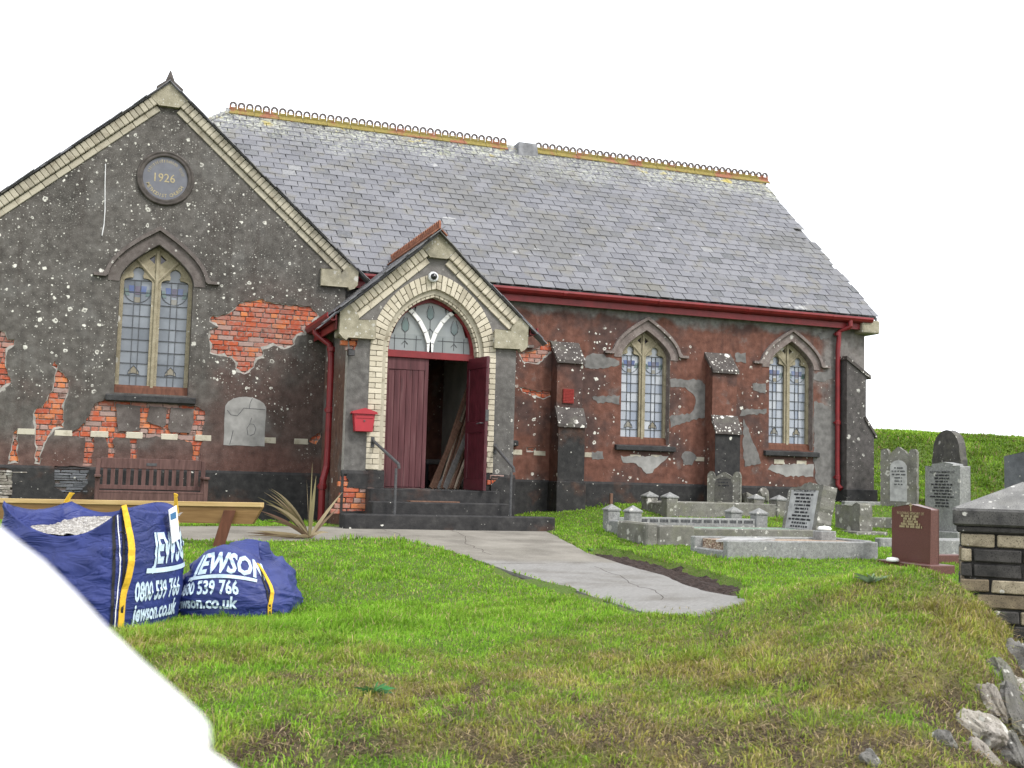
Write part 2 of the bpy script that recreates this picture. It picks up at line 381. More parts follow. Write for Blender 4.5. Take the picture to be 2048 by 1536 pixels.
def cream_mat(name, a, b, dirt):
    m = NM(name); r = m.rnd(); c = m.ramp(r, [(0, a), (.5, b), (1, tuple(x*.82 for x in a))])
    c = m.mix(m.math('MULTIPLY', m.mr(m.noise(7, 6), .5, .75), dirt), c, (.16, .13, .085)); c = m.mix(m.math('MULTIPLY', m.mr(m.noise(50, 3), .62, .7), .5), c, (.2, .17, .12))
    m.col(c).rgh(.85); m.bump(m.noise(70, 4), .4, .004); return m.m
M['cream'] = cream_mat('cream_brick', (.46, .415, .32), (.57, .52, .415), .45)
M['cream2'] = cream_mat('weathered_cream_brick', (.355, .325, .255), (.44, .405, .32), .7)
M['whitebrick'] = cream_mat('pale_string_brick', (.40, .375, .30), (.50, .46, .37), .8)
def stone_mat(name, a, b, lich=.25, green=.0, sc=10, lcol=(.50, .49, .45)):
    m = NM(name); n = m.noise(sc, 6); c = m.ramp(n, [(.28, a), (.72, b)]); c = m.mix(m.mr(m.noise(130, 2), .56, .66), c, tuple(x*.55 for x in a))
    v = m.pos
    if lich:
        L = m.math('MAXIMUM', m.lichen(v, 9, lich, .15, .55, .2, .7, .5, '3D'), m.lichen(v, 24, lich, .15, .5, .1, .7, .4, '3D')); c = m.mix(m.math('MULTIPLY', L, .85), c, lcol)
        c = m.mix(m.math('MULTIPLY', m.mr(m.noise(4, 6), .55, .72), min(1, lich*2)), c, (.10, .095, .08))
    c = m.mix(m.math('MULTIPLY', m.mr(m.noise(2.6, 6), .5, .72), .45), c, tuple(q*.5 for q in a))
    if green: c = m.mix(m.math('MULTIPLY', m.mr(m.noise(5, 5), .45, .7), green), c, (.11, .115, .055))
    m.col(c).rgh(.85); m.bump(m.noise(60, 5), .5, .006); return m.m
M['sand'] = stone_mat('sandstone', (.22, .19, .125), (.36, .32, .23), .06)
M['kneeler'] = stone_mat('kneeler_stone', (.24, .22, .155), (.39, .36, .275), .25)
M['hood'] = stone_mat('hood_render', (.085, .07, .064), (.16, .14, .13), .10)
M['hoodn'] = stone_mat('nave_hood_render', (.13, .10, .092), (.25, .215, .2), .14)
M['sill'] = stone_mat('black_sill', (.022, .022, .023), (.055, .055, .055), .03)
M['butt_end'] = stone_mat('dark_buttress_render', (.045, .042, .04), (.11, .10, .096), .10)
M['granite'] = stone_mat('grey_granite', (.17, .172, .17), (.31, .312, .30), .10, .10, 30)
M['granite_old'] = stone_mat('lichened_granite', (.115, .11, .095), (.235, .228, .205), .38, .4)
M['granite_dark'] = stone_mat('dark_headstone', (.06, .058, .055), (.13, .122, .112), .1, .15)
M['slate_stone'] = stone_mat('slate_headstone', (.09, .095, .105), (.15, .155, .165), .08)
M['plaque_face'] = simple('pale_inscription_panel', (.33, .33, .325), .7, .25, 10, .2)
M['letters'] = simple('lead_letters', (.025, .026, .03), .6, .2, 30, 0)
M['gold'] = simple('gold_letters', (.36, .30, .17), .5, .2, 30, 0)
def redgran():
    m = NM('red_granite'); c = m.ramp(m.noise(150, 3), [(.35, (.06, .022, .017)), (.55, (.115, .045, .036)), (.75, (.18, .09, .075))])
    m.col(c).rgh(.35); m.b.inputs['Specular IOR Level'].default_value = .5; return m.m
M['redgran'] = redgran()
M['red'] = simple('red_gloss_paint', (.175, .013, .016), .45, .25, 5, .15, 0, .4)
M['redlight'] = simple('red_post_box', (.33, .014, .024), .4, .1, 6, .05, 0, .5)
def maroon():
    m = NM('weathered_maroon_paint'); x, y, z = m.xyz(); v = m.vec(m.math('MULTIPLY', x, 16), m.math('MULTIPLY', y, 16), m.math('MULTIPLY', z, 1.1))
    c = m.ramp(m.noise(1.0, 5, v), [(.3, (.05, .013, .016)), (.55, (.095, .032, .036)), (.8, (.16, .085, .085))]); c = m.mix(m.math('MULTIPLY', m.mr(m.noise(2.2, 5, v), .6, .7), .6), c, (.03, .012, .012))
    m.col(c).rgh(.6); m.bump(m.noise(3, 4, v), .3, .004); return m.m
M['maroon'] = maroon()
M['maroon2'] = simple('maroon_gloss_paint', (.068, .012, .018), .35, .25, 8, .1, 0, .5)
M['white'] = simple('white_paint', (.74, .74, .72), .5, .08, 20, .1)
M['panel_white'] = simple('white_gloss_panel', (.82, .82, .83), .35, .02, 3, 0, 0, .4)
M['blackmetal'] = simple('black_iron', (.03, .03, .031), .5, .3, 30, .2, .3)
M['greymetal'] = simple('grey_painted_iron', (.075, .075, .077), .55, .3, 30, .2, .2)
def slate_mat():
    m = NM('roof_slate'); x, y, z = m.xyz(); a = m.attr('rnd')[2]; r = m.math('FRACT', m.math('ADD', a, m.rnd()))
    c = m.ramp(r, [(0, (.090, .090, .102)), (.3, (.126, .126, .140)), (.6, (.150, .149, .161)), (.9, (.117, .117, .129)), (.97, (.062, .064, .066)), (1, (.205, .205, .205))])
    c = m.mix(m.mr(m.noise(26, 5), .42, .75), c, (.115, .118, .13)); c = m.mix(m.math('MULTIPLY', m.mr(m.noise(.7, 5), .50, .66), .6), c, (.085, .083, .075)); c = m.mix(m.math('MULTIPLY', m.mr(m.noise(2.7, 6), .52, .66), .5), c, (.135, .125, .095)); c = m.mix(m.math('MULTIPLY', m.mr(m.noise(38, 4), .58, .68), .35), c, (.27, .27, .25))
    topn = m.math('ADD', z, m.math('MULTIPLY', m.math('SUBTRACT', m.noise(1.1, 5), .5), 1.8))
    t = m.math('MULTIPLY', m.mr(topn, 6.0, 7.0), m.mr(m.noise(17, 6), .46, .60)); c = m.mix(m.math('MULTIPLY', t, .85), c, m.ramp(m.noise(4, 4), [(.35, (.30, .31, .24)), (.5, (.42, .43, .36)), (.68, (.28, .30, .19))]))
    yl = m.math('MULTIPLY', m.mr(topn, 6.55, 7.0), m.mr(m.noise(3.2, 5), .58, .68)); c = m.mix(yl, c, (.34, .28, .07))
    wv = m.mr(m.noise(1.9, 3, m.vec(m.math('MULTIPLY', x, .5), m.math('MULTIPLY', z, 1.6))), .66, .70); wv = m.math('MULTIPLY', wv, m.mr(m.noise(11, 3), .45, .6)); c = m.mix(m.math('MULTIPLY', wv, .55), c, (.42, .42, .40))
    m.col(c); m.rgh(.5); m.b.inputs['Specular IOR Level'].default_value = .45; m.bump(m.noise(45, 5), .35, .004); return m.m
M['slate'] = slate_mat()
def terra(name, lich):
    m = NM(name); c = m.ramp(m.noise(9, 5), [(.3, (.17, .06, .035)), (.7, (.33, .14, .08))]); c = m.mix(m.math('MULTIPLY', m.mr(m.noise(30, 4), .5, .65), .6), c, (.10, .075, .055))
    if lich:
        x, y, z = m.xyz(); f = m.math('MULTIPLY', m.mr(m.noise(2.4, 6), .36, .50), m.mr(z, 7.10, 7.04)); c = m.mix(f, c, m.ramp(m.noise(20, 4), [(.3, (.15, .125, .035)), (.7, (.26, .205, .06))]))
        c = m.mix(m.mr(z, 7.06, 7.10), c, (.10, .085, .08))
    m.col(c).rgh(.9); m.bump(m.noise(60, 4), .5, .005); return m.m
M['terra'] = terra('porch_ridge_terracotta', 0); M['terra_l'] = terra('lichened_ridge_terracotta', 1)
M['lead'] = simple('lead_sheet', (.15, .153, .16), .6, .4, 8, .2, 0)
def glass_mat(name, a, b, spec=.6, r=.12):
    m = NM(name); rr = m.rnd(); c = m.mix(rr, a, b); c = m.mix(m.math('MULTIPLY', m.mr(m.noise(2.2, 3), .4, .75), .45), c, (.30, .325, .36)); m.col(c); m.rgh(r); m.b.inputs['Specular IOR Level'].default_value = spec
    m.bump(m.noise(9, 2), .12, .01); return m.m
M['pane'] = glass_mat('leaded_pane', (.085, .10, .12), (.18, .20, .225), .6); M['pane_n'] = glass_mat('nave_leaded_pane', (.17, .205, .27), (.40, .42, .45), .8)  # blue-grey pane tones stand in for overcast sky reflected in the glass
M['fan'] = glass_mat('fanlight_pane', (.17, .19, .19), (.24, .26, .255), .6, .3)
M['blue'] = glass_mat('blue_glass', (.03, .055, .17), (.06, .10, .24)); M['green'] = glass_mat('green_glass', (.05, .10, .09), (.09, .14, .13)); M['cameg'] = simple('lead_came', (.055, .058, .064), .5, .2, 30, 0)
M['amber'] = glass_mat('amber_glass', (.15, .13, .085), (.2, .17, .11)); M['mauve'] = glass_mat('mauve_glass', (.05, .04, .075), (.09, .07, .11))
def wood(name, a, b, sc=(2, 30, 30), r=.7):
    m = NM(name); tc = m.N('TexCoord'); mp = m.N('Mapping'); m.t.links.new(tc.outputs['Object'], mp.inputs[0]); mp.inputs['Scale'].default_value = sc
    n = m.noise(1.0, 6, mp.outputs[0], .6, .6); m.col(m.ramp(n, [(.3, a), (.7, b)])).rgh(r); m.bump(n, .3, .004); return m.m
M['benchwood'] = wood('bench_hardwood', (.06, .030, .026), (.135, .075, .065), (25, 25, 3))
M['pine'] = wood('new_pine', (.38, .25, .10), (.56, .41, .20), (2, 40, 40)); M['pine_side'] = wood('brown_pine', (.14, .075, .025), (.25, .15, .06), (2, 30, 30))  # paler pine on the beam's top, browner pine on its side
M['redwood'] = wood('red_brown_timber', (.07, .026, .014), (.14, .055, .032), (20, 20, 3))
M['plank_a'] = wood('old_board_brown', (.10, .05, .032), (.20, .115, .08), (30, 30, 2)); M['plank_b'] = wood('old_board_pale', (.30, .22, .16), (.5, .42, .33), (30, 30, 2)); M['plank_c'] = wood('old_board_grey', (.13, .12, .115), (.24, .23, .22), (30, 30, 2))
def concrete():
    m = NM('path_concrete'); x, y, z = m.xyz(); c = m.ramp(m.noise(2.0, 7), [(.3, (.15, .138, .115)), (.7, (.25, .232, .20))])
    g = m.mr(m.math('ADD', y, m.math('MULTIPLY', m.noise(1.5, 3), .6)), 11.9, 11.5); c = m.mix(g, c, m.ramp(m.noise(30, 5), [(.3, (.17, .165, .155)), (.7, (.235, .228, .215))]))
    c = m.mix(m.math('MULTIPLY', m.mr(m.noise(1.6, 7), .45, .7), .65), c, (.105, .095, .08)); c = m.mix(m.math('MULTIPLY', m.mr(m.noise(45, 3), .55, .7), .35), c, (.36, .34, .31)); m.col(c).rgh(.95); m.bump(m.noise(80, 4), .5, .004); return m.m
M['concrete'] = concrete()
def soil(): 
    m = NM('dug_soil'); m.col(m.ramp(m.noise(25, 6), [(.3, (.022, .015, .012)), (.6, (.05, .035, .03)), (.85, (.10, .08, .07))])).rgh(1); m.bump(m.noise(35, 6), 1, .04); return m.m
M['soil'] = soil()
def vcol(name, trans=0.0, r=.7):
    m = NM(name); a = m.attr('col'); m.col(a[0]).rgh(r); m.b.inputs['Specular IOR Level'].default_value = .2
    if trans:
        tr = m.N('BsdfTranslucent'); m.t.links.new(a[0], tr.inputs[0]); ms = m.N('MixShader'); ms.inputs[0].default_value = trans
        out = m.t.nodes['Material Output']; m.t.links.new(m.b.outputs[0], ms.inputs[1]); m.t.links.new(tr.outputs[0], ms.inputs[2]); m.t.links.new(ms.outputs[0], out.inputs[0])
    return m
M['blade'] = vcol('grass_blade', .3).m
gm = vcol('turf_soil', 0, 1); gm.col(gm.mix(gm.math('MULTIPLY', gm.mr(gm.noise(55, 5), .45, .7), .8), gm.mix(gm.mr(gm.noise(90, 4), .5, .7), gm.attr('col')[0], (.02, .014, .010)), (.16, .125, .075))); gm.bump(gm.noise(40, 7), 1, .04); M['turf'] = gm.m
M['leaf'] = vcol('leaf', .2, .5).m
def tarp():
    m = NM('blue_woven_sack'); wv = m.N('TexWave'); wv.inputs['Scale'].default_value = 90; m.t.links.new(m.pos, wv.inputs[0])
    c = m.ramp(m.noise(3, 5), [(.3, (.012, .021, .11)), (.7, (.024, .038, .18))]); m.col(c).rgh(.5); m.b.inputs['Specular IOR Level'].default_value = .4; x, y, z = m.xyz(); cv = m.vec(m.math('MULTIPLY', x, 3.0), m.math('MULTIPLY', y, 3.0), m.math('MULTIPLY', z, 9.0)); cr_ = m.math('ABSOLUTE', m.math('SUBTRACT', m.noise(1.0, 3, cv, .5, 1.0), .5)); cr_ = m.mr(cr_, .0, .10); m.bump(m.math('ADD', m.math('ADD', m.noise(7, 4, None, .5, 1.2), cr_), m.math('MULTIPLY', m.noise(120, 2), .05)), .32, .016); return m.m
M['tarp'] = tarp()
M['strap'] = simple('yellow_webbing', (.68, .42, .035), .8, .15, 60, .3); M['print'] = simple('pale_blue_print', (.50, .62, .72), .6, .12, 25, .1); M['seam'] = simple('black_seam_tape', (.02, .02, .022), .7, .2, 50, .2)
M['paper'] = simple('white_card', (.78, .79, .8), .6, .04, 20, 0); M['label_blue'] = simple('blue_print', (.05, .16, .32), .5, .1, 20, 0)
def gravel(name, stops, sc=60):
    m = NM(name); v = m.N('TexVoronoi'); v.inputs['Scale'].default_value = sc; m.t.links.new(m.pos, v.inputs['Vector']); sp = m.N('SeparateColor'); m.t.links.new(v.outputs['Color'], sp.inputs[0])
    m.col(m.ramp(sp.outputs[0], stops)).rgh(.9); m.bump(v.outputs['Distance'], 1, -.02); return m.m
M['gravel'] = gravel('grey_chippings', [(0, (.20, .185, .17)), (.5, (.36, .34, .31)), (1, (.55, .53, .5))], 55)
M['greenchip'] = gravel('green_glass_chippings', [(0, (.10, .16, .12)), (.5, (.2, .29, .22)), (1, (.32, .40, .33))], 40); M['tanchip'] = gravel('tan_chippings', [(0, (.18, .11, .08)), (.5, (.34, .25, .18)), (1, (.5, .42, .33))], 40)
M['rock'] = stone_mat('hedge_rock', (.13, .11, .09), (.40, .37, .33), .35, .15, 9); M['rocksl'] = stone_mat('slaty_rock', (.055, .052, .047), (.19, .182, .168), .2, .35, 7)
M['pillblack'] = stone_mat('blackened_brick', (.020, .019, .0185), (.075, .07, .066), .08); M['pillcream'] = stone_mat('stained_yellow_brick', (.17, .14, .095), (.40, .345, .25), .02, 0, 16); M['pillbrown'] = stone_mat('smoked_buff_brick', (.09, .07, .05), (.30, .24, .155), .02, 0, 9)
M['capstone'] = stone_mat('pillar_cap_stone', (.13, .128, .122), (.235, .23, .22), .2, .08); M['capdark'] = stone_mat('pillar_cap_edge', (.035, .034, .034), (.11, .107, .1), .15)
M['dark'] = simple('porch_plaster', (.42, .41, .38), .9, .2, 3, .1); M['darkfloor'] = simple('dim_floor', (.05, .035, .028), .8, .3, 8, .1)
M['airbrick'] = simple('red_air_brick', (.26, .035, .03), .8, .2, 30, .2); M['camwhite'] = simple('white_plastic', (.7, .71, .72), .35, .03, 20, 0); M['camblack'] = simple('dark_dome', (.015, .016, .018), .1, .2, 20, 0, 0, .7)
M['cable'] = simple('white_cable', (.6, .6, .6), .5, .1, 30, 0)

# ================================================================== GROUND
def zoomp(pts, ox, oy, k): return [(ox+k*a, oy+k*b) for a, b in pts]
def gp(pts): return [tuple(GH(a, b))[:2] for a, b in pts]
PATH_PX = [(345,1052),(560,1052),(735,1053),(1078,1053),(1100,1066),(1180,1107),(1330,1150),(1478,1192),(1500,1204),(1400,1232),(1290,1224),(1130,1172),(1000,1135),(880,1094),(795,1078),(620,1080),(480,1083),(345,1078)]
SOIL_PX = [(1183,1100),(1215,1096),(1262,1104),(1400,1138),(1478,1160),(1515,1182),(1482,1194),(1330,1151),(1183,1109)]
PATH = gp(PATH_PX); SOIL = gp(SOIL_PX)
def grow(poly, d):
    c = np.mean(poly, 0); return [tuple(c+(np.array(p)-c)*(1+d/max(.1, np.linalg.norm(np.array(p)-c)))) for p in poly]
def dryness(x, y):
    dep = x*math.sin(YAW)+y*math.cos(YAW); lat = x*math.cos(YAW)-y*math.sin(YAW)
    front = sstep(8.3, 6.3, dep)
    mound = np.exp(-(((x-4.5)/1.5)**2+((y-5.6)/1.1)**2))
    d = front*(.22+.18*sstep(.3, 2.5, lat)+.22*sstep(5.9, 5.0, dep))+.42*mound+(fbm(x, y, .9, 1)-.5)*(.35+1.1*front)+(fbm(x, y, 4.1, 3)-.5)*(.25+1.3*front)
    return np.clip(d+.05, 0, 1)
ROCKZ = gp([(1880,1450),(1955,1385),(2015,1320),(2047,1292),(2150,1320),(2150,1560),(1860,1560)])
def bare(x, y):
    dep = x*math.sin(YAW)+y*math.cos(YAW)
    rz_ = inpoly(x, y, ROCKZ)*.9  # rock zone: dark soil tone also paints in the shade between the rocks
    return np.maximum(rz_, sstep(.62, .74, .6*fbm(x, y, 9, 2)+.4*fbm(x, y, 2.0, 4)+.16*sstep(6.6, 4.9, dep)-.09*sstep(6.9, 8.5, dep)))
xs = np.unique(np.concatenate([[-300,-150,-80,-40,-20,-12], np.arange(-8, 16.01, .12), np.arange(16.5, 34, .5), [40,60,100,180,320]]))
ys = np.unique(np.concatenate([[-100,-40,-15,-6,-2,0,2], np.arange(3.2, 19.01, .12), np.arange(19.5, 40, .5), [50,70,110,200,320]]))
GX, GY = np.meshgrid(xs, ys); GZ = H(GX, GY)
GZ = GZ+(fbm(GX, GY, 2.2, 4)-.5)*.05*((GY < 30) & (GX < 18))
inp = inpoly(GX, GY, grow(PATH, .03)); GZ = np.where(inp, GZ-.09, GZ); ins_ = inpoly(GX, GY, grow(SOIL, -.03)); GZ = np.where(ins_, GZ-.14, GZ)
nx, ny = len(xs), len(ys); gi = np.arange(nx*ny).reshape(ny, nx)
gf = np.stack([gi[:-1, :-1], gi[:-1, 1:], gi[1:, 1:], gi[1:, :-1]], -1).reshape(-1, 4)
gv = np.stack([GX, GY, GZ], -1).reshape(-1, 3)
def mesh_np(name, V, Fq, cols=None, mat=None):
    me = bpy.data.meshes.new(name); n = len(V); k = Fq.shape[1]; f = len(Fq)
    me.vertices.add(n); me.vertices.foreach_set('co', V.astype(np.float32).ravel()); me.loops.add(f*k); me.loops.foreach_set('vertex_index', Fq.astype(np.int32).ravel())
    me.polygons.add(f); me.polygons.foreach_set('loop_start', (np.arange(f)*k).astype(np.int32)); me.update(calc_edges=True)
    if cols is not None:
        a = me.color_attributes.new('col', 'FLOAT_COLOR', 'POINT'); a.data.foreach_set('color', np.concatenate([cols, np.ones((n, 1))], 1).astype(np.float32).ravel())
    if mat: me.materials.append(mat)
    return me
def turfcol(x, y):
    d = dryness(x, y)[..., None]; b = bare(x, y)[..., None]
    g = np.array([.075, .15, .015]); s = np.array([.19, .155, .055]); e = np.array([.055, .038, .026])
    return (g*(1-d)+s*d)*(1-b)+e*b
me = mesh_np('ground', gv, gf, turfcol(gv[:, 0], gv[:, 1]), M['turf']); me.polygons.foreach_set('use_smooth', [True]*len(me.polygons))
o = bpy.data.objects.new('ground', me); col.objects.link(o); o['kind'] = 'structure'
# concrete path: three cast slabs, each following the ground
def surface(name, poly, dz, mat, step=.25, thick=.08, jit=0, **kw):
    pts = [Vector(p) for p in rough(poly, .2, .012)]; nb = len(pts); ed = [(i, (i+1) % nb) for i in range(nb)]
    a = np.array(poly); 
    for x in np.arange(a[:, 0].min(), a[:, 0].max(), step):
        for y in np.arange(a[:, 1].min(), a[:, 1].max(), step):
            if inpoly(np.array([x]), np.array([y]), poly)[0]: pts.append(Vector((x+.02*random.random(), y)))
    ov, oe, of, *_ = delaunay_2d_cdt(pts, ed, [], 0, 1e-5); c = np.array([[sum(ov[i].x for i in f)/3, sum(ov[i].y for i in f)/3] for f in of]); ok = inpoly(c[:, 0], c[:, 1], [tuple(p) for p in pts[:nb]])
    z = H([p.x for p in ov], [p.y for p in ov])+dz; z = z+jit*np.random.default_rng(3).normal(size=len(z))
    mb = MB(); mb.add([(p.x, p.y, zz) for p, zz in zip(ov, z)], [f for f, k in zip(of, ok) if k])
    L = pts[:nb]; zl = H([p.x for p in L], [p.y for p in L])+dz
    mb.add([(p.x, p.y, a_) for p, a_ in zip(L, zl)]+[(p.x, p.y, a_-thick) for p, a_ in zip(L, zl)], [(i, (i+1) % nb, (i+1) % nb+nb, i+nb) for i in range(nb)])
    return obj(name, mb, mat, smooth=False, **kw)
JA, JB = GH(1003, 1127), GH(1212, 1124)                     # joint across the path
KA, KB = GH(880, 1094), GH(905, 1053)
def clip(poly, a, b, keep):
    a = np.array(a[:2]); b = np.array(b[:2]); n = np.array([-(b-a)[1], (b-a)[0]]); out = []
    sd_ = [keep*np.dot(np.array(p)-a, n) for p in poly]
    for i in range(len(poly)):
        j = (i+1) % len(poly); p = np.array(poly[i]); q = np.array(poly[j])
        if sd_[i] >= 0: out.append(tuple(p))
        if sd_[i]*sd_[j] < 0: out.append(tuple(p+(q-p)*sd_[i]/(sd_[i]-sd_[j])))
    return out
gapv = Vector((.0, .012, 0))
near = clip(PATH, JA-gapv, JB-gapv, -1); far_ = clip(PATH, JA+gapv, JB+gapv, 1)
path_root = thing('path', 'worn concrete path running from the porch steps towards the front bank', 'path', (5, 12, -.8)); del path_root['category']; path_root['kind'] = 'structure'
for pl in (near, far_):
    o = surface('path_slab', pl, -.004, M['concrete'], thick=.1); o.parent = path_root; o.matrix_parent_inverse = Matrix.Translation(-Vector((5, 12, -.8)))
for k_, cps in enumerate(([(905,1060),(935,1072),(928,1086),(960,1098),(985,1112)],[(1190,1133),(1240,1150),(1262,1168),(1310,1180),(1330,1205)],[(760,1057),(800,1068),(790,1076)])):
    pts_ = [GH(a_, b_) for a_, b_ in cps]; pts_ = [p0+(p1-p0)*f_ for p0, p1 in zip(pts_[:-1], pts_[1:]) for f_ in np.linspace(0, 1, 6)[:-1]]; pts_ = [(p.x+random.uniform(-.035, .035), p.y+random.uniform(-.03, .03)) for p in pts_]; o = obj('path_crack', MB().tube([(a_, b_, h1(a_, b_)-.006) for a_, b_ in pts_], .004, 5), M['soil'], path_root)
surface('flower_bed_soil', SOIL, -.075, M['soil'], step=.07, jit=.018, kind='structure')

EDGE = gp([(975,1130),(1000,1136),(1130,1174),(1288,1226),(1262,1229),(1112,1184),(985,1144)])
surface('path_edge_soil', EDGE, -.03, M['soil'], step=.1, jit=.008, thick=.1, kind='structure')
# ================================================================== CHURCH
church = thing('church', 'old rendered chapel with slate roof, gabled wing, brick-arched porch and peeling walls', 'church', (3.0, 17.5, -.7))
TS = math.tan(PITCHR)
# ---- shared unit meshes
def unit_brick(lx, ly, lz, bev=.006, jit=.003, seed=0, mat=None, name='brick'):
    r = random.Random(seed); mb = MB(); mb.box(0, lx, 0, ly, 0, lz)
    mb.v = [(a+r.uniform(-jit, jit), b+r.uniform(-jit, jit), c+r.uniform(-jit, jit)) for a, b, c in mb.v]
    me = bpy.data.meshes.new(name); me.from_pydata(mb.v, [], mb.f); me.materials.append(mat)
    if bev:
        bm = bmesh.new(); bm.from_mesh(me); bmesh.ops.bevel(bm, geom=list(bm.edges), offset=bev, segments=1, affect='EDGES'); bm.to_mesh(me); bm.free()
    return me
BR = [unit_brick(.213, .07, .064, .007, .005, i, M['brick']) for i in range(5)]
BRH = [unit_brick(.102, .07, .064, .007, .005, i+9, M['brick']) for i in range(3)]
def fill_bricks(parent, poly, Y, z0=0.0, course=.0755, stride=.2235):
    a = np.array(poly); n = 0
    for r in range(int(math.floor((a[:, 1].min()-z0)/course)), int((a[:, 1].max()-z0)/course)+1):
        z = z0+r*course; hdr = (r % 4 == 3); st = .112 if hdr else stride; off = (r % 2)*.11+(.03*(r % 3))
        for k in range(int(math.floor((a[:, 0].min()-off)/st)), int((a[:, 0].max()-off)/st)+1):
            x = off+k*st; L = st-.011; gx, gz = np.meshgrid(np.linspace(x, x+L, 5), np.linspace(z, z+.064, 3))
            if inpoly(gx.ravel(), gz.ravel(), poly).sum() >= 2:
                o = inst('brick', random.choice(BRH if hdr else BR), parent, (x, Y+random.uniform(-.006, .007), z), (random.uniform(-.015, .015), random.uniform(-.012, .012), 0)); n += 1
    return n
def lip(parent, poly, Y, d=.03):
    a = sum(poly[i][0]*poly[(i+1) % len(poly)][1]-poly[(i+1) % len(poly)][0]*poly[i][1] for i in range(len(poly))); sg = 1 if a > 0 else -1; n = len(poly); inn = []
    for i in range(n):
        p0, p1, p2 = Vector(poly[i-1]), Vector(poly[i]), Vector(poly[(i+1) % n]); t = (p2-p0).normalized(); k = d*random.uniform(.1, 1.5)*(1.25 if t.x*sg > 0 else .55)
        inn.append((p1.x-sg*t.y*k, p1.y+sg*t.x*k))
    mb = MB(); V = [(x, Y, z) for x, z in poly]+[(x, Y+.004, z) for x, z in inn]+[(x, Y+.02, z) for x, z in inn]
    mb.add(V, [(i, (i+1) % n, (i+1) % n+n, i+n) for i in range(n)]+[(i+n, (i+1) % n+n, (i+1) % n+2*n, i+2*n) for i in range(n)]); return obj('render_edge', mb, M['edge'], parent)
# ---- wing wall
wcx, wza = .745, 5.76
wall_out = [(-2.0, -.05), (3.5, -.05), (3.5, wza-.06-TS*(3.5-wcx)), (wcx, wza-.06), (-2.0, wza-.06-TS*(wcx+2.0))]
WIN_W = dict(cx=.715, a=.515, zb=1.10, zs=2.74, za=3.30)
wh = garch(WIN_W['cx'], WIN_W['a'], WIN_W['zb'], WIN_W['zs'], WIN_W['za'], 14)
kA = .1855; A_px = zoomp([(740,195),(860,235),(1000,255),(1130,270),(1290,285),(1350,320),(1400,385),(1350,450),(1270,520),(1250,600),(1160,600),(1130,650),(1130,700),(1060,740),(980,740),(900,705),(850,740),(790,750),(790,830),(730,860),(690,940),(640,1000),(580,1020),(500,995),(490,900),(440,840),(290,815),(215,790),(215,690),(190,600),(215,540),(300,500),(205,450),(215,385),(390,370),(480,290),(560,235),(690,215)], 380, 560, kA)
kB = .267; B_px = zoomp([(-200,225),(0,225),(40,235),(60,290),(110,295),(110,340),(60,375),(45,420),(50,520),(75,560),(85,620),(40,660),(0,690),(-200,690)], 0, 600, kB)
C_px = zoomp([(405,455),(440,490),(430,515),(480,550),(520,600),(515,690),(490,760),(480,830),(480,960),(410,970),(385,1010),(360,1030),(330,1100),(310,1140),(300,1230),(260,1225),(265,1080),(250,940),(245,850),(265,820),(340,770),(370,700),(395,680),(410,560),(420,520),(385,490)], 0, 600, kB)
D_px = [(212,797),(300,806),(392,813),(409,822),(411,832),(407,852),(404,868),(405,882),(399,900),(398,928),(384,928),(386,898),(382,884),(350,876),(312,873),(275,876),(274,900),(272,926),(261,926),(262,895),(259,878),(232,874),(226,880),(230,900),(226,925),(214,925),(217,895),(212,876),(190,872),(186,905),(184,930),(166,931),(168,905),(170,876),(145,872),(143,866),(170,845),(180,825),(190,808)]
E_px = zoomp([(100,990),(130,960),(135,1100),(140,1220),(60,1230),(70,1150),(95,1050)], 0, 600, kB)
H_px = zoomp([(1870,420),(1960,360),(1970,400),(1930,460),(1870,440)], 180, 780, .2344)
wpatch = [rough(XZ(p, YG-.02), .045, .011) for p in (A_px, B_px, C_px, D_px, E_px, H_px)]
ww = obj('wing_wall', MB().plate(wall_out, [wh], YG+.012, YG+.35), M['mortar'], church)
mb = MB().plate(wall_out, [wh]+wpatch, YG-.034, YG+.011, back=False, mi=0, ms=1)
obj('render_coat', mb, [M['wing'], M['edge']], ww, label='dark grey render speckled with pale lichen, fallen off in patches')
for k, p in enumerate(wpatch):
    fill_bricks(ww, p, YG-.006)
    if k in (0, 1, 2, 4): lip(ww, p, YG-.020, .03 if k < 2 else .02)
# wall returns and far wall so that the wing is a closed volume
obj('side_wall', MB().box(3.2, 3.5, YG+.36, YN+.02, -.75, 3.25).box(-2.0, -1.7, YG+.36, YN+8, -.9, 3.25), M['wing'], church)
for k, (px_, light) in enumerate((([(232,807),(281,812),(280,840),(278,862),(236,863),(233,830)],1),([(299,812),(333,815),(332,850),(325,855),(310,850),(293,843)],1),([(342,815),(388,818),(387,845),(380,866),(340,864),(336,855)],1))):
    obj('render_fragment', MB().plate(rough(XZ(px_, YG-.02), .04, .006), [], YG-.030, YG+.004, ms=0), M['hood'], ww)
# pale bricks of the string course
WB = unit_brick(.235, .06, .092, .008, .004, 3, M['whitebrick'], 'string_brick')
for i in range(-2, 8):
    x = -.565+i*.4815
    inst('string_brick', WB, ww, (x, YG-.037, .447), (0, random.uniform(-.01, .01), 0), (random.uniform(.92, 1.05), 1, random.uniform(.85, 1.05)))
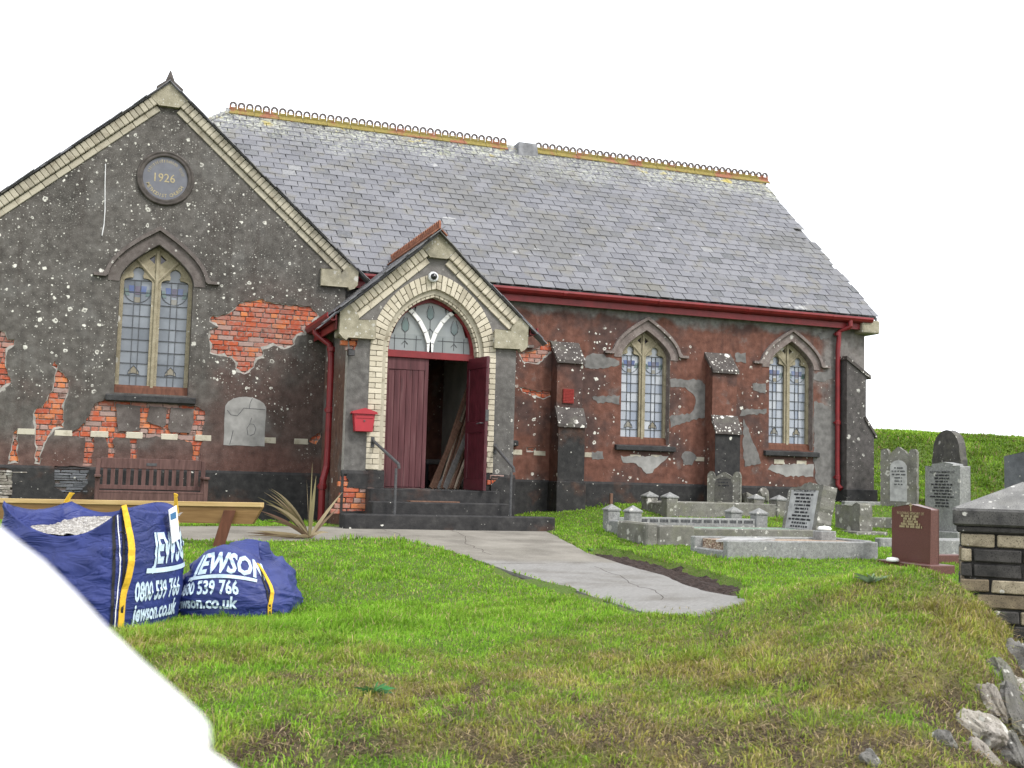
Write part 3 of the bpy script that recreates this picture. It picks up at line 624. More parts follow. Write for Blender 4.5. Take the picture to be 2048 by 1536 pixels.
# round-headed cement panel beside the bench window
nl, nr, nb_, nt_ = 1.77, 2.37, .40, 1.13
nic = [(nl, nb_), (nr, nb_), (nr, .96)]+[(2.07+.30*math.cos(t), .96+.17*math.sin(t)) for t in np.linspace(.15, math.pi-.15, 9)]+[(nl, .96)]
obj('cement_panel', MB().plate(rough(nic, .08, .005), [], YG-.038, YG-.02), M['cement_light'], ww, label='cracked pale cement panel with rounded head')
cr = MB()
for path in ([(1.8,.92),(1.86,.85),(1.95,.84),(2.0,.90),(2.04,.96),(2.2,.955),(2.36,.95)],[(2.12,.96),(2.13,1.04),(2.16,1.11)],[(1.9,.62),(1.88,.5),(1.86,.41)],[(2.12,.56),(2.10,.66),(2.14,.73),(2.2,.72),(2.23,.66),(2.21,.58),(2.15,.55)],[(2.14,.74),(2.16,.82)]):
    cr.tube([(x, YG-.0385, z) for x, z in path], .004, 5)
obj('crack', cr, M['cameg'], ww)
# plinths
def plinth(name, x0, x1, Y, ztop, zb, parent, holes=(), proud=.06):
    mb = MB().plate([(x0, zb), (x1, zb), (x1, ztop-.045), (x0, ztop-.045)], list(holes), Y-proud, Y-proud+.03 if holes else Y-.005, back=not holes, ms=0)
    mb.hexa([(x0, Y-proud, ztop-.045), (x1, Y-proud, ztop-.045), (x1, Y-.028, ztop), (x0, Y-.028, ztop)], [(x0, Y+.01, ztop-.045), (x1, Y+.01, ztop-.045), (x1, Y+.01, ztop), (x0, Y+.01, ztop)])
    return obj(name, mb, M['black'], parent)
rub_px = zoomp([(410,1245),(560,1240),(670,1260),(655,1370),(600,1440),(500,1460),(410,1400)], 0, 600, kB); rub = rough(XZ(rub_px, YG-.05), .05, .012)
rub2_px = zoomp([(-150,1260),(20,1255),(90,1270),(95,1400),(80,1495),(-150,1500)], 0, 600, kB); rub2 = rough(XZ(rub2_px, YG-.05), .05, .012)
wp_ = plinth('wing_plinth', -2.0, 3.52, YG, .03, -1.0, church, [rub, rub2])
obj('plinth_core', MB().box(-2.0, 3.5, YG-.012, YG+.3, -1.0, -.045), M['mortar'], wp_)
for reg, mt in ((rub, 'slate_stone'), (rub2, 'rock')):
    a = np.array(reg); z = a[:, 1].min()
    while z < min(a[:, 1].max(), -.03):
        hh = random.uniform(.022, .055); x = a[:, 0].min()-random.random()*.1
        while x < a[:, 0].max():
            L = random.uniform(.12, .34)
            if inpoly(np.array([x+L*.5]), np.array([z+hh*.5]), reg)[0] or inpoly(np.array([x+L*.2]), np.array([z+hh*.5]), reg)[0]:
                q = MB().box(0, L-.008, 0, .05, 0, hh-.006); q.v = [(p[0]+random.uniform(-.008, .008), p[1]+random.uniform(-.012, .012), p[2]+random.uniform(-.006, .006)) for p in q.v]
                q.v = [(p[0]+x, p[1]+YG-.05+random.uniform(-.012, .008), p[2]+z) for p in q.v]; obj('rubble_stone', q, M[mt], wp_, bevel=.004)
            x += L
        z += hh
# ---- windows
def light_hole(c, hw, zb, zs, k=1.0):
    pts = [(c-hw, zb), (c-hw, zs)]
    for t in np.linspace(0, 1, 5)[1:]:
        an = t*math.pi/2; pts.append((c-hw+hw*.62*(1-math.cos(an)), zs+.05*k*math.sin(an)))
    r = .078*k; cz = zs+.135*k
    for t in np.linspace(-125, -5, 7): pts.append((c+r*math.sin(R(t)), cz+r*math.cos(R(t))))
    pts.append((c, cz+r*1.3))
    L = pts[:]; Rr = [(2*c-x, z) for x, z in L[:-1]][::-1]
    return L+Rr
def window(W, Y, parent, pane, hoodw, hoodm, hood_out, setback=.11, jamb=.06, mull=.13, k=1.0, sill=True, frame='sand', hw_band=.17):
    cx, a, zb, zs, za = (W[q] for q in ('cx', 'a', 'zb', 'zs', 'za'))
    wn = bpy.data.objects.new('window', None); col.objects.link(wn); wn.parent = parent; wn.location = Vector((cx, Y, zb))-WLOC[parent.name]; WLOC[wn.name] = Vector((cx, Y, zb))
    hw = (2*a-2*jamb-mull)/4; cs = (cx-mull/2-hw, cx+mull/2+hw); yf = Y+setback
    lights = [light_hole(c, hw, zb+.12, zs+.02, k) for c in cs]
    tri = []
    for s in (-1, 1):
        b = za-.125*k; tri.append([(cx+s*.04, b), (cx+s*.04, b-.14*k), (cx+s*.125*k, b-.07*k)][::s])
    fr = MB().plate(garch(cx, a+.01, zb, zs, za+.012, 14), lights+tri, yf, yf+.10)
    obj('tracery', fr, M[frame], wn, bevel=0)
    rb = MB()      # raised ribs that fork from the mullion
    rb.box(cx-.02, cx+.02, yf-.025, yf+.005, zb+.1, za-.06)
    for s in (-1, 1): rb.tube([(cx+s*q*a*.62, yf+.002, zs+.02+q*(za-zs)*.62) for q in np.linspace(.0, 1, 6)], .024*k, 6)
    obj('tracery_rib', rb, M[frame], wn)
    obj('frame_sill', MB().hexa([(cx-a-.01, yf-.045, zb), (cx+a+.01, yf-.045, zb), (cx+a+.01, yf-.03, zb+.09), (cx-a-.01, yf-.03, zb+.09)], [(cx-a-.01, yf-.002, zb), (cx+a+.01, yf-.002, zb), (cx+a+.01, yf-.002, zb+.13), (cx-a-.01, yf-.002, zb+.13)]), M['redwood'] if frame == 'sand' else M[frame], wn, bevel=.004)
    yp = yf+.055
    for c in cs:
        nrow = 9; z0 = zb+.1; z1 = zs+.04; xsplit = [c-hw-.01, c-.045*k, c+.045*k, c+hw+.01]
        for r in range(nrow):
            za_, zb_ = z0+(z1-z0)*r/nrow, z0+(z1-z0)*(r+1)/nrow
            for q in range(3):
                tl = random.uniform(-.004, .004); t2 = random.uniform(-.003, .003)
                obj('pane', MB().hexa([(xsplit[q], yp+tl, za_), (xsplit[q+1], yp+t2, za_), (xsplit[q+1], yp-tl, zb_), (xsplit[q], yp-t2, zb_)], [(xsplit[q], yp+.01, za_), (xsplit[q+1], yp+.01, za_), (xsplit[q+1], yp+.01, zb_), (xsplit[q], yp+.01, zb_)]), pane, wn)
        obj('pane', MB().box(c-hw, c+hw, yp, yp+.01, z1, z1+.28*k), pane, wn)
        ld = MB()
        for r in range(nrow+1): zz = z0+(z1-z0)*r/nrow; ld.box(c-hw, c+hw, yp-.014, yp-.004, zz-.0045, zz+.0045)
        for x in xsplit[1:3]: ld.box(x-.0035, x+.0035, yp-.0135, yp-.0045, z0, z1)
        ld.tube([(c-hw*.95, yp-.009, z1-.12)]+[(c+hw*.95*math.sin(t), yp-.009, z1-.16-.17*k*math.cos(t)) for t in np.linspace(-1.4, 1.4, 9)]+[(c+hw*.95, yp-.009, z1-.12)], .0045, 5)
        for s in (-1, 1): ld.tube([(c, yp-.009, z0+.32), (c+s*.07, yp-.009, z0+.24), (c+s*.085, yp-.009, z0+.19), (c, yp-.009, z0+.21)], .005, 5)
        obj('lead_came', ld, M['cameg'], wn)
        zc = z1-.13
        st = MB()
        def rect(x0, x1, za_, zb_, sk=0): return MB().hexa([(x0, yp-.006, za_), (x1, yp-.006, za_), (x1+sk, yp-.006, zb_), (x0+sk, yp-.006, zb_)], [(x0, yp-.001, za_), (x1, yp-.001, za_), (x1+sk, yp-.001, zb_), (x0+sk, yp-.001, zb_)])
        for s in (-1, 1):
            b = rect(min(s*.035, s*.115*k)+c, max(s*.035, s*.115*k)+c, zc-.06*k, zc+.05*k, s*.012); obj('stained_pane', b, M['blue'], wn)
            b = rect(min(s*.11*k, s*hw*.93)+c, max(s*.11*k, s*hw*.93)+c, zc-.10*k, zc-.0*k, s*.03); obj('stained_pane', b, M['green'], wn)
        obj('stained_pane', rect(c-.034, c+.034, zc-.08*k, zc+.045*k), M['mauve'], wn); obj('stained_pane', rect(c-.04, c+.04, zc-.2*k, zc-.12*k), M['amber'], wn)
        obj('stained_pane', MB().prism([(c-.075, z0+.2), (c+.075, z0+.2), (c+.03, z0+.29), (c, z0+.31), (c-.03, z0+.29)], yp-.006, yp-.001, lambda u, v, t: (u, t, v)), M['amber'], wn)
    obj('pane', MB().box(cx-.16*k, cx+.16*k, yp+.012, yp+.02, za-.30*k, za-.09*k), M['mauve'], wn)
    # hood band and drip mould
    if hoodw:
        o1 = garch(cx, a, 0, zs, za, 14, hw_band, False); i1 = garch(cx, a, 0, zs, za, 14, .006, False)
        obj('arch_band', MB().plate([(o1[0][0], zs-.02)]+o1+[(o1[-1][0], zs-.02)]+[(i1[-1][0], zs-.02)]+i1[::-1]+[(i1[0][0], zs-.02)], [], Y-.045, Y+.0), hoodw, wn)
        o2 = garch(cx, a, 0, zs, za, 14, hw_band+.055, False); i2 = garch(cx, a, 0, zs, za, 14, hw_band+.002, False)
        zz = zs+.03; oL = [(o2[0][0]-.14, zz+.045), (o2[0][0]-.02, zz+.045)]; oR = [(2*cx-x, z) for x, z in oL][::-1]
        iL = [(i2[0][0]-.03, zz), (o2[0][0]-.14, zz)]; iR = [(2*cx-x, z) for x, z in iL][::-1]
        obj('hood_mould', MB().plate(oL+[p for p in o2 if p[1] > zz+.06]+oR+iR+[p for p in i2[::-1] if p[1] > zz+.02]+iL, [], Y-.095, Y), hoodm, wn)
    if sill:
        so = .11; obj('sill', MB().hexa([(cx-a-so, Y-.11, zb-.12), (cx+a+so, Y-.11, zb-.12), (cx+a+so, Y-.11, zb-.035), (cx-a-so, Y-.11, zb-.035)], [(cx-a-so, Y+.1, zb-.12), (cx+a+so, Y+.1, zb-.12), (cx+a+so, Y+.1, zb+.0), (cx-a-so, Y+.1, zb+.0)]), M['sill'], wn, bevel=.008)
    # reveal lining
    o3 = garch(cx, a+.012, zb-.0, zs, za+.012, 14); i3 = garch(cx, a-.004, zb, zs, za-.004, 14)
    mbv = MB(); n = len(i3); mbv.add([(u, Y-.02, v) for u, v in i3]+[(u, yf+.02, v) for u, v in i3], [(i, i+1, i+1+n, i+n) for i in range(n-1)])
    obj('reveal', mbv, hoodw or M['hood'], wn)
    return wn
window(WIN_W, YG, church, M['pane'], M['hood'], M['hood'], .72)
# ---- round date stone
pc = (.75, 4.295)
pl = bpy.data.objects.new('date_stone', None); col.objects.link(pl); pl.parent = church; pl.location = Vector((pc[0], YG, pc[1]))-WLOC[church.name]; WLOC[pl.name] = Vector((pc[0], YG, pc[1]))
obj('stone_ring', MB().lathe([(.315, -.03), (.325, -.075), (.35, -.085), (.375, -.065), (.385, -.085), (.40, -.075), (.415, -.03), (.415, -.02)], (pc[0], YG, pc[1]), 48, 'y'), M['cement_black'], pl, smooth=True)
M['datedisc'] = simple('blue_grey_disc', (.13, .135, .155), .6, .12, 9, .1)
obj('disc', MB().lathe([(.0, -.05), (.318, -.05), (.318, -.02)], (pc[0], YG, pc[1]), 48, 'y'), M['datedisc'], pl)
V, Fs = text2d('1926', .005); hgt = .125
mbt = MB().add([(pc[0]-.155+x*hgt*.92, YG-.053, pc[1]-.055+y*hgt) for x, y in V], Fs)
def ringtext(mb, s, r, a0, a1, h, flip):
    tot = len(s)
    for i, ch in enumerate(s):
        if ch == ' ': continue
        V, Fs = text2d(ch, .01)
        if not len(V): continue
        an = a0+(a1-a0)*(i+.5)/tot; wd = V[:, 0].max()
        pts = []
        for x, y in V:
            u = (x-wd/2)*h*.8; vv = y*h
            if flip: rr = r+h-vv; th = an+u/r; pts.append((pc[0]+rr*math.sin(th), YG-.053, pc[1]+rr*math.cos(th)))
            else: rr = r+vv; th = an+u/r; pts.append((pc[0]+rr*math.sin(th), YG-.053, pc[1]+rr*math.cos(th)))
        if flip:
            pts = []
            for x, y in V:
                u = (x-wd/2)*h*.8; vv = y*h; rr = r+h-vv; th = an-u/r; pts.append((pc[0]+rr*math.sin(th), YG-.053, pc[1]+rr*math.cos(th)))
        mb.add(pts, Fs)
ringtext(mbt, 'METHODIST CHURCH', .235, R(250), R(112), .05, True)
for an in np.linspace(R(-72), R(72), 21):          # worn, unreadable letters over the date
    if random.random() < .12: continue
    for q in range(2):
        a2 = an+random.uniform(-.02, .02)+q*.045; r0, r1 = .235, .235+random.uniform(.03, .05); wq = .012
        mbt.add([(pc[0]+r0*math.sin(a2), YG-.053, pc[1]+r0*math.cos(a2)), (pc[0]+r0*math.sin(a2+wq), YG-.053, pc[1]+r0*math.cos(a2+wq)), (pc[0]+r1*math.sin(a2+wq+.01), YG-.053, pc[1]+r1*math.cos(a2+wq)), (pc[0]+r1*math.sin(a2), YG-.053, pc[1]+r1*math.cos(a2))], [(0, 1, 2, 3)])
obj('date_lettering', mbt, M['gold'], pl, kind='stuff')
# ---- verges: two rows of cream brick, kneelers, apex stone, slates
UB = unit_brick(.081, .14, .135, .009, .002, 1, M['cream2'], 'verge_brick'); UBp = unit_brick(.081, .14, .135, .009, .002, 2, M['cream'], 'verge_brick')
LB = unit_brick(.219, .09, .085, .005, .003, 1, M['cream2'], 'verge_brick'); LBp = unit_brick(.219, .09, .085, .005, .003, 2, M['cream'], 'verge_brick')
SLV = unit_brick(.235, .2, .012, 0, .003, 4, M['slate'], 'slate')
def verge(parent, roof, cx, za, Y, s0, s1, ub, lb, smax_l=None):
    for side in (-1, 1):
        s1_ = s1 if side == 1 or smax_l is None else smax_l
        d = Vector((side*math.cos(PITCHR), 0, -math.sin(PITCHR))); nrm = Vector((-side*math.sin(PITCHR), 0, -math.cos(PITCHR)))
        ang = PITCHR if side == 1 else -PITCHR
        def put(me, s, per, y, L, nm, par):   # per = distance below roof line of the brick's top
            hgt_ = max(v.co.z for v in me.vertices)
            base = Vector((cx, y, za))+d*(s if side == 1 else s+L)+nrm*(per+hgt_)
            return inst(nm, me, par, base, (0, ang, 0), (random.uniform(.97, 1.02), 1, 1))
        s = s0
        while s < s1_: put(ub, s, .04, Y-.105+random.uniform(-.004, .004), .078, 'verge_brick', parent); s += .0855
        s = s0+.03
        while s < s1_-.1: put(lb, s, .182, Y-.06+random.uniform(-.003, .003), .214, 'verge_brick', parent); s += .2235
        s = .0
        while s < s1_+.35:
            o = put(SLV, s, random.uniform(-.004, .004), Y-.16+random.uniform(-.02, .02), .235, 'slate', roof); o.rotation_euler[1] += random.uniform(.0, .04)*side
            o = put(SLV, s+.11, .014+random.uniform(-.003, .003), Y-.135+random.uniform(-.015, .015), .235, 'slate', roof); s += .215
def kneeler(cx, za, xc, zk, side, Y, name='kneeler', wid=.4, mat='kneeler', parent=None, over=.17):
    f = lambda x: za-TS*abs(x)
    e = abs(xc-cx)
    poly = [(e-wid, zk), (e+.02, zk), (e+.05, zk-.03), (e+over-.05, zk-.01), (e+over, zk+.05), (e+over, f(e+over)-.04), (e+over-.13, f(e+over-.13)-.05), (e+over-.26, f(e+over-.13)-.20), (e-.12, zk+.26), (e-wid, zk+.26)]
    poly = [(cx+side*x, z) for x, z in poly]
    return obj(name, MB().plate(poly[::side], [], Y-.115, Y+.0), M[mat], parent, bevel=.008)
def apexstone(cx, za, Y, parent, w=.27):
    poly = [(cx, za-.03), (cx-w, za-.03-TS*w), (cx-w*.52, za-.03-TS*w*.52-.24), (cx+w*.52, za-.03-TS*w*.52-.24), (cx+w, za-.03-TS*w)]
    return obj('apex_stone', MB().plate(poly, [], Y-.11, Y), M['kneeler'], parent, bevel=.006)
wr = obj('wing_roof', MB().hexa([(-2.2, YG-.12, wza-.04-TS*2.945), (wcx, YG-.12, wza-.04), (wcx, YG-.12, wza-.015), (-2.2, YG-.12, wza-.015-TS*2.945)], [(-2.2, 22, wza-.04-TS*2.945), (wcx, 22, wza-.04), (wcx, 22, wza-.015), (-2.2, 22, wza-.015-TS*2.945)])
         .hexa([(wcx, YG-.12, wza-.04), (3.66, YG-.12, wza-.04-TS*2.915), (3.66, YG-.12, wza-.015-TS*2.915), (wcx, YG-.12, wza-.015)], [(wcx, 22, wza-.04), (3.66, 22, wza-.04-TS*2.915), (3.66, 22, wza-.015-TS*2.915), (wcx, 22, wza-.015)]), M['slate'], church)
vb = obj('wing_verge', MB().hexa([(wcx+.2, YG-.03, wza-.17-TS*.2-.12), (3.3, YG-.03, wza-.29-TS*2.555), (3.3, YG-.03, wza-.06-TS*2.555), (wcx+.2, YG-.03, wza-.06-TS*.2)], [(wcx+.2, YG, wza-.29-TS*.2), (3.3, YG, wza-.29-TS*2.555), (3.3, YG, wza-.06-TS*2.555), (wcx+.2, YG, wza-.06-TS*.2)])
         .hexa([(wcx-.2, YG-.03, wza-.29-TS*.2), (-2.0, YG-.03, wza-.29-TS*2.745), (-2.0, YG-.03, wza-.06-TS*2.745), (wcx-.2, YG-.03, wza-.06-TS*.2)], [(wcx-.2, YG, wza-.29-TS*.2), (-2.0, YG, wza-.29-TS*2.745), (-2.0, YG, wza-.06-TS*2.745), (wcx-.2, YG, wza-.06-TS*.2)]), M['mortar'], church)
verge(vb, wr, wcx, wza, YG, .36, 3.74, UB, LB, 3.3)
kneeler(wcx, wza, 3.5, 2.89, 1, YG, parent=church); apexstone(wcx, wza, YG, church)
fin = MB().lathe([(.075, 0), (.06, .05), (.045, .09), (.015, .17), (.0, .2)], (wcx, YG-.05, wza-.02), 12); fin.hexa([(wcx-.17, YG-.14, wza-.15), (wcx, YG-.14, wza+.0), (wcx, YG-.14, wza+.035), (wcx-.19, YG-.14, wza-.12)], [(wcx-.17, YG+.3, wza-.15), (wcx, YG+.3, wza), (wcx, YG+.3, wza+.035), (wcx-.19, YG+.3, wza-.12)]); fin.hexa([(wcx, YG-.14, wza), (wcx+.17, YG-.14, wza-.15), (wcx+.19, YG-.14, wza-.12), (wcx, YG-.14, wza+.035)], [(wcx, YG+.3, wza), (wcx+.17, YG+.3, wza-.15), (wcx+.19, YG+.3, wza-.12), (wcx, YG+.3, wza+.035)])
obj('ridge_finial', fin, M['cement_black'], church)
obj('roof_cable', MB().tube([P(211, 328, YG-.05), P(210, 370, YG-.04), P(210, 420, YG-.04), P(208, 450, YG-.04), P(204, 471, YG-.05)], .008, 6), M['cable'], church, label='loose white cable hanging on the gable')
# ---- nave wall
NW = [dict(cx=6.17, a=.48, zb=.70, zs=2.25, za=2.74), dict(cx=9.18, a=.48, zb=.70, zs=2.25, za=2.74), dict(cx=12.21, a=.48, zb=.70, zs=2.25, za=2.74)]
nh = [garch(q['cx'], q['a'], q['zb'], q['zs'], q['za'], 14) for q in NW]
nout = [(3.5, -.05), (13.85, -.05), (13.85, 3.25), (3.5, 3.25)]
k2 = .2734
NB1 = rough(XZ(zoomp([(280,365),(330,385),(325,440),(250,500),(210,545),(90,530),(60,460),(170,440),(230,400)], 1020, 580, k2), YN-.02), .045, .01)
NB2 = rough(XZ(zoomp([(60,705),(180,735),(300,740),(312,775),(240,800),(90,750)], 1020, 580, k2), YN-.02), .045, .01)
NB3 = rough(XZ(zoomp([(120,1150),(190,1150),(185,1185),(120,1185)], 1020, 580, k2), YN-.02), .045, .01)
nw = obj('nave_wall', MB().plate(nout, nh, YN+.012, YN+.35), M['mortar'], church)
obj('render_coat', MB().plate(nout, nh+[NB1, NB2, NB3], YN-.032, YN+.011, back=False, mi=0, ms=1), [M['nave'], M['edge']], nw, label='flaking red-brown render with pale lichen spots and grey cement repairs')
for p in (NB1, NB2, NB3): fill_bricks(nw, p, YN-.006); lip(nw, p, YN-.020, .02)
k3 = .2734
for px_, mt, dz in [(zoomp([(540,520),(560,480),(630,460),(800,520),(800,550),(640,580),(545,570)], 1020, 580, k2), 'cement', 1), (zoomp([(600,780),(800,770),(800,840),(700,820),(640,830)], 1020, 580, k2), 'cement', 1),
    (zoomp([(1168,650),(1380,655),(1440,700),(1445,930),(1360,945),(1170,1010),(1168,920),(1330,900),(1360,830),(1340,760),(1280,715),(1170,710)], 1020, 580, k2), 'cement', 1), (zoomp([(600,1185),(680,1180),(685,1235),(600,1240)], 1020, 580, k2), 'cement', 1),
    (zoomp([(1250,1220),(1280,1185),(1340,1190),(1365,1230),(1330,1275),(1270,1275)], 1020, 580, k2), 'cement', 1), (zoomp([(810,1215),(1160,1215),(1090,1280),(1040,1330),(1000,1340),(960,1300),(900,1260),(830,1260)], 1020, 580, k2), 'cement_light', 1),
    (zoomp([(455,610),(550,610),(550,690),(455,660)], 1380, 600, k3), 'cement', 1), (zoomp([(380,800),(560,795),(560,830),(360,850)], 1380, 600, k3), 'cement', 1), (zoomp([(905,740),(990,770),(1065,840),(1055,1330),(980,1370),(920,1330),(905,1180)], 1380, 600, k3), 'cement', 1),
    (zoomp([(390,870),(450,1000),(520,1200),(400,1220),(387,1100)], 1380, 600, k3), 'cement', 1), (zoomp([(600,1205),(900,1200),(900,1290),(700,1290),(570,1240)], 1380, 600, k3), 'cement_light', 1), (zoomp([(930,250),(1055,210),(1060,260),(960,290)], 1380, 600, k3), 'cement', 1),
    (zoomp([(330,390),(410,385),(410,460),(330,450)], 1380, 600, k3), 'cement', 1), (zoomp([(905,540),(1050,510),(1060,560),(960,600),(905,580)], 1380, 600, k3), 'cement', 1)]:
    obj('cement_repair', MB().plate(rough(XZ(px_, YN-.03), .05, .018), [], YN-.038, YN-.030), M[mt], nw)
for q in (P(1066,904,YN).x, P(1258,911,YN).x, P(1300,913,YN).x, P(1178,908,YN).x-.1, P(1389,917,YN).x, P(1546,924,YN).x, P(1591,926,YN).x, P(1634,929,YN).x, P(1030,900,YN).x-.1):
    inst('string_brick', WB, nw, (q, YN-.037, .43), (0, random.uniform(-.01, .01), 0), (.95, 1, random.uniform(.85, 1)))
for W in NW: window(W, YN, church, M['pane_n'], M['hoodn'], M['hoodn'], .7, k=.88, jamb=.055, mull=.12, hw_band=.155)
plinth('nave_plinth', 5.7, 13.9, YN, .02, -.8, church)
obj('nave_shell', MB().box(13.55, 13.85, YN+.352, 26.2, -.6, 3.3).box(-2.0, 13.85, 26.2, 26.5, -.9, 3.3).prism([(YN+.36, 3.25), (26.2, 3.25), (22.37, 6.75)], 13.55, 13.84, lambda u, v, t: (t, u, v)), M['nave'], church)
# ---- nave roof
EY, EZ = 18.2, 3.29; RY = 22.37; RZ = EZ+(RY-EY)*math.tan(R(41.1)); NP = R(41.1); SL = (RY-EY)/math.cos(NP); XR = 13.98
nr_ = obj('nave_roof', MB().hexa([(-2.1, EY+.05, EZ-.03), (XR-.05, EY+.05, EZ-.03), (XR-.05, EY+.05, EZ+.01), (-2.1, EY+.05, EZ+.01)], [(2.07, RY, RZ-.06), (XR-.05, RY, RZ-.06), (XR-.05, RY, RZ-.02), (2.07, RY, RZ-.02)])
        .hexa([(-2.1, 2*RY-EY, EZ-.03), (XR-.05, 2*RY-EY, EZ-.03), (XR-.05, 2*RY-EY, EZ+.01), (-2.1, 2*RY-EY, EZ+.01)], [(2.07, RY, RZ-.06), (XR-.05, RY, RZ-.06), (XR-.05, RY, RZ-.02), (2.07, RY, RZ-.02)])
        .add([(-2.1, EY+.05, EZ), (-2.1, 2*RY-EY, EZ), (2.07, RY, RZ-.02)], [(0, 1, 2)]), M['slate'], church)
def slate_mesh(seed):
    r = random.Random(seed); mb = MB(); w_, l_, t_ = .238, .30, .013
    V = [(0, 0, 0), (w_, 0, 0), (w_, l_, 0), (0, l_, 0)]; c = r.uniform(0, .02) if r.random() < .5 else 0
    mb.hexa([(0, r.uniform(-.006, .006), 0), (w_, r.uniform(-.006, .006), 0), (w_, l_, 0), (0, l_, 0)], [(0, c, t_), (w_, r.uniform(-.004, .004), t_), (w_, l_, t_), (0, l_, t_)]); return mb
SM = []
for i in range(6):
    q = slate_mesh(i); me = bpy.data.meshes.new('slate'); me.from_pydata(q.v, [], q.f); me.materials.append(M['slate']); SM.append((me, q))
sdir = Vector((0, math.cos(NP), math.sin(NP))); snrm = Vector((0, -math.sin(NP), math.cos(NP)))
cand = []; NR = int(SL/.208)
for r in range(NR+1):
    s = r*.208; xmin = -2.1+s*math.cos(NP); off = (r % 2)*.126+random.uniform(-.008, .008)
    x = math.floor(xmin/.2515)*.2515+off
    while x < XR-.02:
        wv = .2515
        if x > max(1.2, xmin) and not (x > XR-.35 and 13 <= r <= 15) and not (x > XR-.28 and r in (8, 9)):
            cand.append((x+random.uniform(-.003, .003), s+random.uniform(-.006, .006), min(1, (XR+random.uniform(-.02, .02)-x)/.25)))
        x += wv
def vis(x, s):
    p = Vector((x, EY, EZ))+sdir*s; a, b, d = proj(p); 
    if a < 720 and (b-165)/(545-165)*(712-340)+340 > a-14: return False
    pr = 4.48; 
    if abs(a-877) < 180 and b > 467+abs(a-877)*.95 and b > 520: return False
    return True
cand = [(x, s, w_) for x, s, w_ in cand if w_ > .12]
order = sorted([i for i, c in enumerate(cand) if vis(c[0], c[1])], key=lambda i: (Vector((cand[i][0], EY, EZ))+sdir*cand[i][1]).length)
near300 = set(order[:298])
big = MB(); rnds = []
for i, (x, s, w_) in enumerate(cand):
    tilt = random.uniform(.030, .046); tx = random.uniform(-.012, .012); k = random.randrange(6)
    base = Vector((x, EY, EZ))+sdir*s+snrm*(.022+random.uniform(0, .003))
    rot = Matrix.Rotation(NP-tilt, 3, 'X')@Matrix.Rotation(tx, 3, 'Y')
    if i in near300: inst('slate', SM[k][0], nr_, base, rot.to_euler(), (w_, 1, 1))
    else:
        big.add([base+rot@Vector((v[0]*w_, v[1], v[2])) for v in SM[k][1].v], SM[k][1].f); rnds += [random.random()]*6
bo = obj('slate_field', big, M['slate'], nr_, kind='stuff'); a = bo.data.attributes.new('rnd', 'FLOAT', 'FACE'); a.data.foreach_set('value', rnds)
# crested ridge tiles
def crest_tile(mat, L=.474, n=3, h=.18, sad=.135, name='ridge_tile', full=True):
    mb = MB(); t = .016; pw = L/n
    for s in (-1, 1): mb.hexa([(0, 0, 0), (L-.006, 0, 0), (L-.006, s*sad*.8, -sad*.75), (0, s*sad*.8, -sad*.75)], [(0, 0, t), (L-.006, 0, t), (L-.006, s*(sad*.8+.01), -sad*.75+t), (0, s*(sad*.8+.01), -sad*.75+t)])
    mb.box(0, L-.006, -.012, .012, 0, .035)
    for i in range(n):
        c = (i+.5)*pw-.003; o = [(c-pw*.46, .03), (c+pw*.46, .03)]+[(c+pw*.46*math.cos(a_), h-.07+.07*math.sin(a_)) for a_ in np.linspace(.15, math.pi-.15, 7)]
        hol = [(c-pw*.22, .07), (c+pw*.22, .07), (c+pw*.29, h*.48), (c+pw*.18, h*.56), (c+pw*.20, h*.72), (c, h*.82), (c-pw*.20, h*.72), (c-pw*.18, h*.56), (c-pw*.29, h*.48)]
        mb.plate(o, [hol], -.014, .014)
    me = bpy.data.meshes.new(name); me.from_pydata([tuple(v) for v in mb.v], [], mb.f); me.materials.append(mat); return me
CT = crest_tile(M['terra_l'])
rg = obj('nave_ridge', MB().box(2.05, XR, RY-.015, RY+.015, RZ-.03, RZ+.035), M['mortar'], church)
for xs0, xs1 in ((2.07, 8.02), (8.42, XR+.1)):
    x = xs0
    while x+.40 < xs1:
        inst('ridge_tile', CT, rg, (x, RY, RZ+.055), (random.uniform(-.02, .02), random.uniform(-.006, .006), random.uniform(-.012, .012))); x += .476
obj('roof_vent', MB().hexa([(7.97, RY-.22, RZ-.16), (8.42, RY-.22, RZ-.16), (8.40, RY-.15, RZ+.15), (7.99, RY-.15, RZ+.15)], [(7.97, RY+.22, RZ-.16), (8.42, RY+.22, RZ-.16), (8.40, RY+.15, RZ+.15), (7.99, RY+.15, RZ+.15)]), M['lead'], church, bevel=.012)
hp = MB(); hp.tube([(2.07, RY, RZ+.03), (1.2, RY-.87, RZ+.03-.87*.872), (-2.1, RY-4.17, EZ+.04)], .05, 8); obj('hip_tile', hp, M['slate'], church)
# eaves: fascia, gutter, end stone
obj('fascia', MB().box(3.5, 13.78, EY+.10, EY+.14, EZ-.24, EZ-.03), M['red'], church)
gut = MB(); prof = [(EY-.045, EZ-.02), (EY-.05, EZ-.055), (EY-.02, EZ-.10), (EY+.04, EZ-.125), (EY+.095, EZ-.115), (EY+.095, EZ-.02), (EY+.08, EZ-.02), (EY+.08, EZ-.10), (EY+.03, EZ-.108), (EY-.01, EZ-.09), (EY-.035, EZ-.05), (EY-.032, EZ-.02)]
gut.plate(prof, [], 3.5, 13.83, fn=lambda u, v, t: (t, u, v)); 
for xx in np.arange(5.6, 13.8, 1.83): gut.plate([(a_-.006 if a_ < EY+.04 else a_, b-.006) for a_, b in prof[:6]], [], xx, xx+.07, fn=lambda u, v, t: (t, u, v))
obj('gutter', gut, M['red'], church)
obj('kneeler', MB().box(13.62, 14.02, EY+.02, YN+.2, 2.98, 3.235), M['kneeler'], church, bevel=.02)
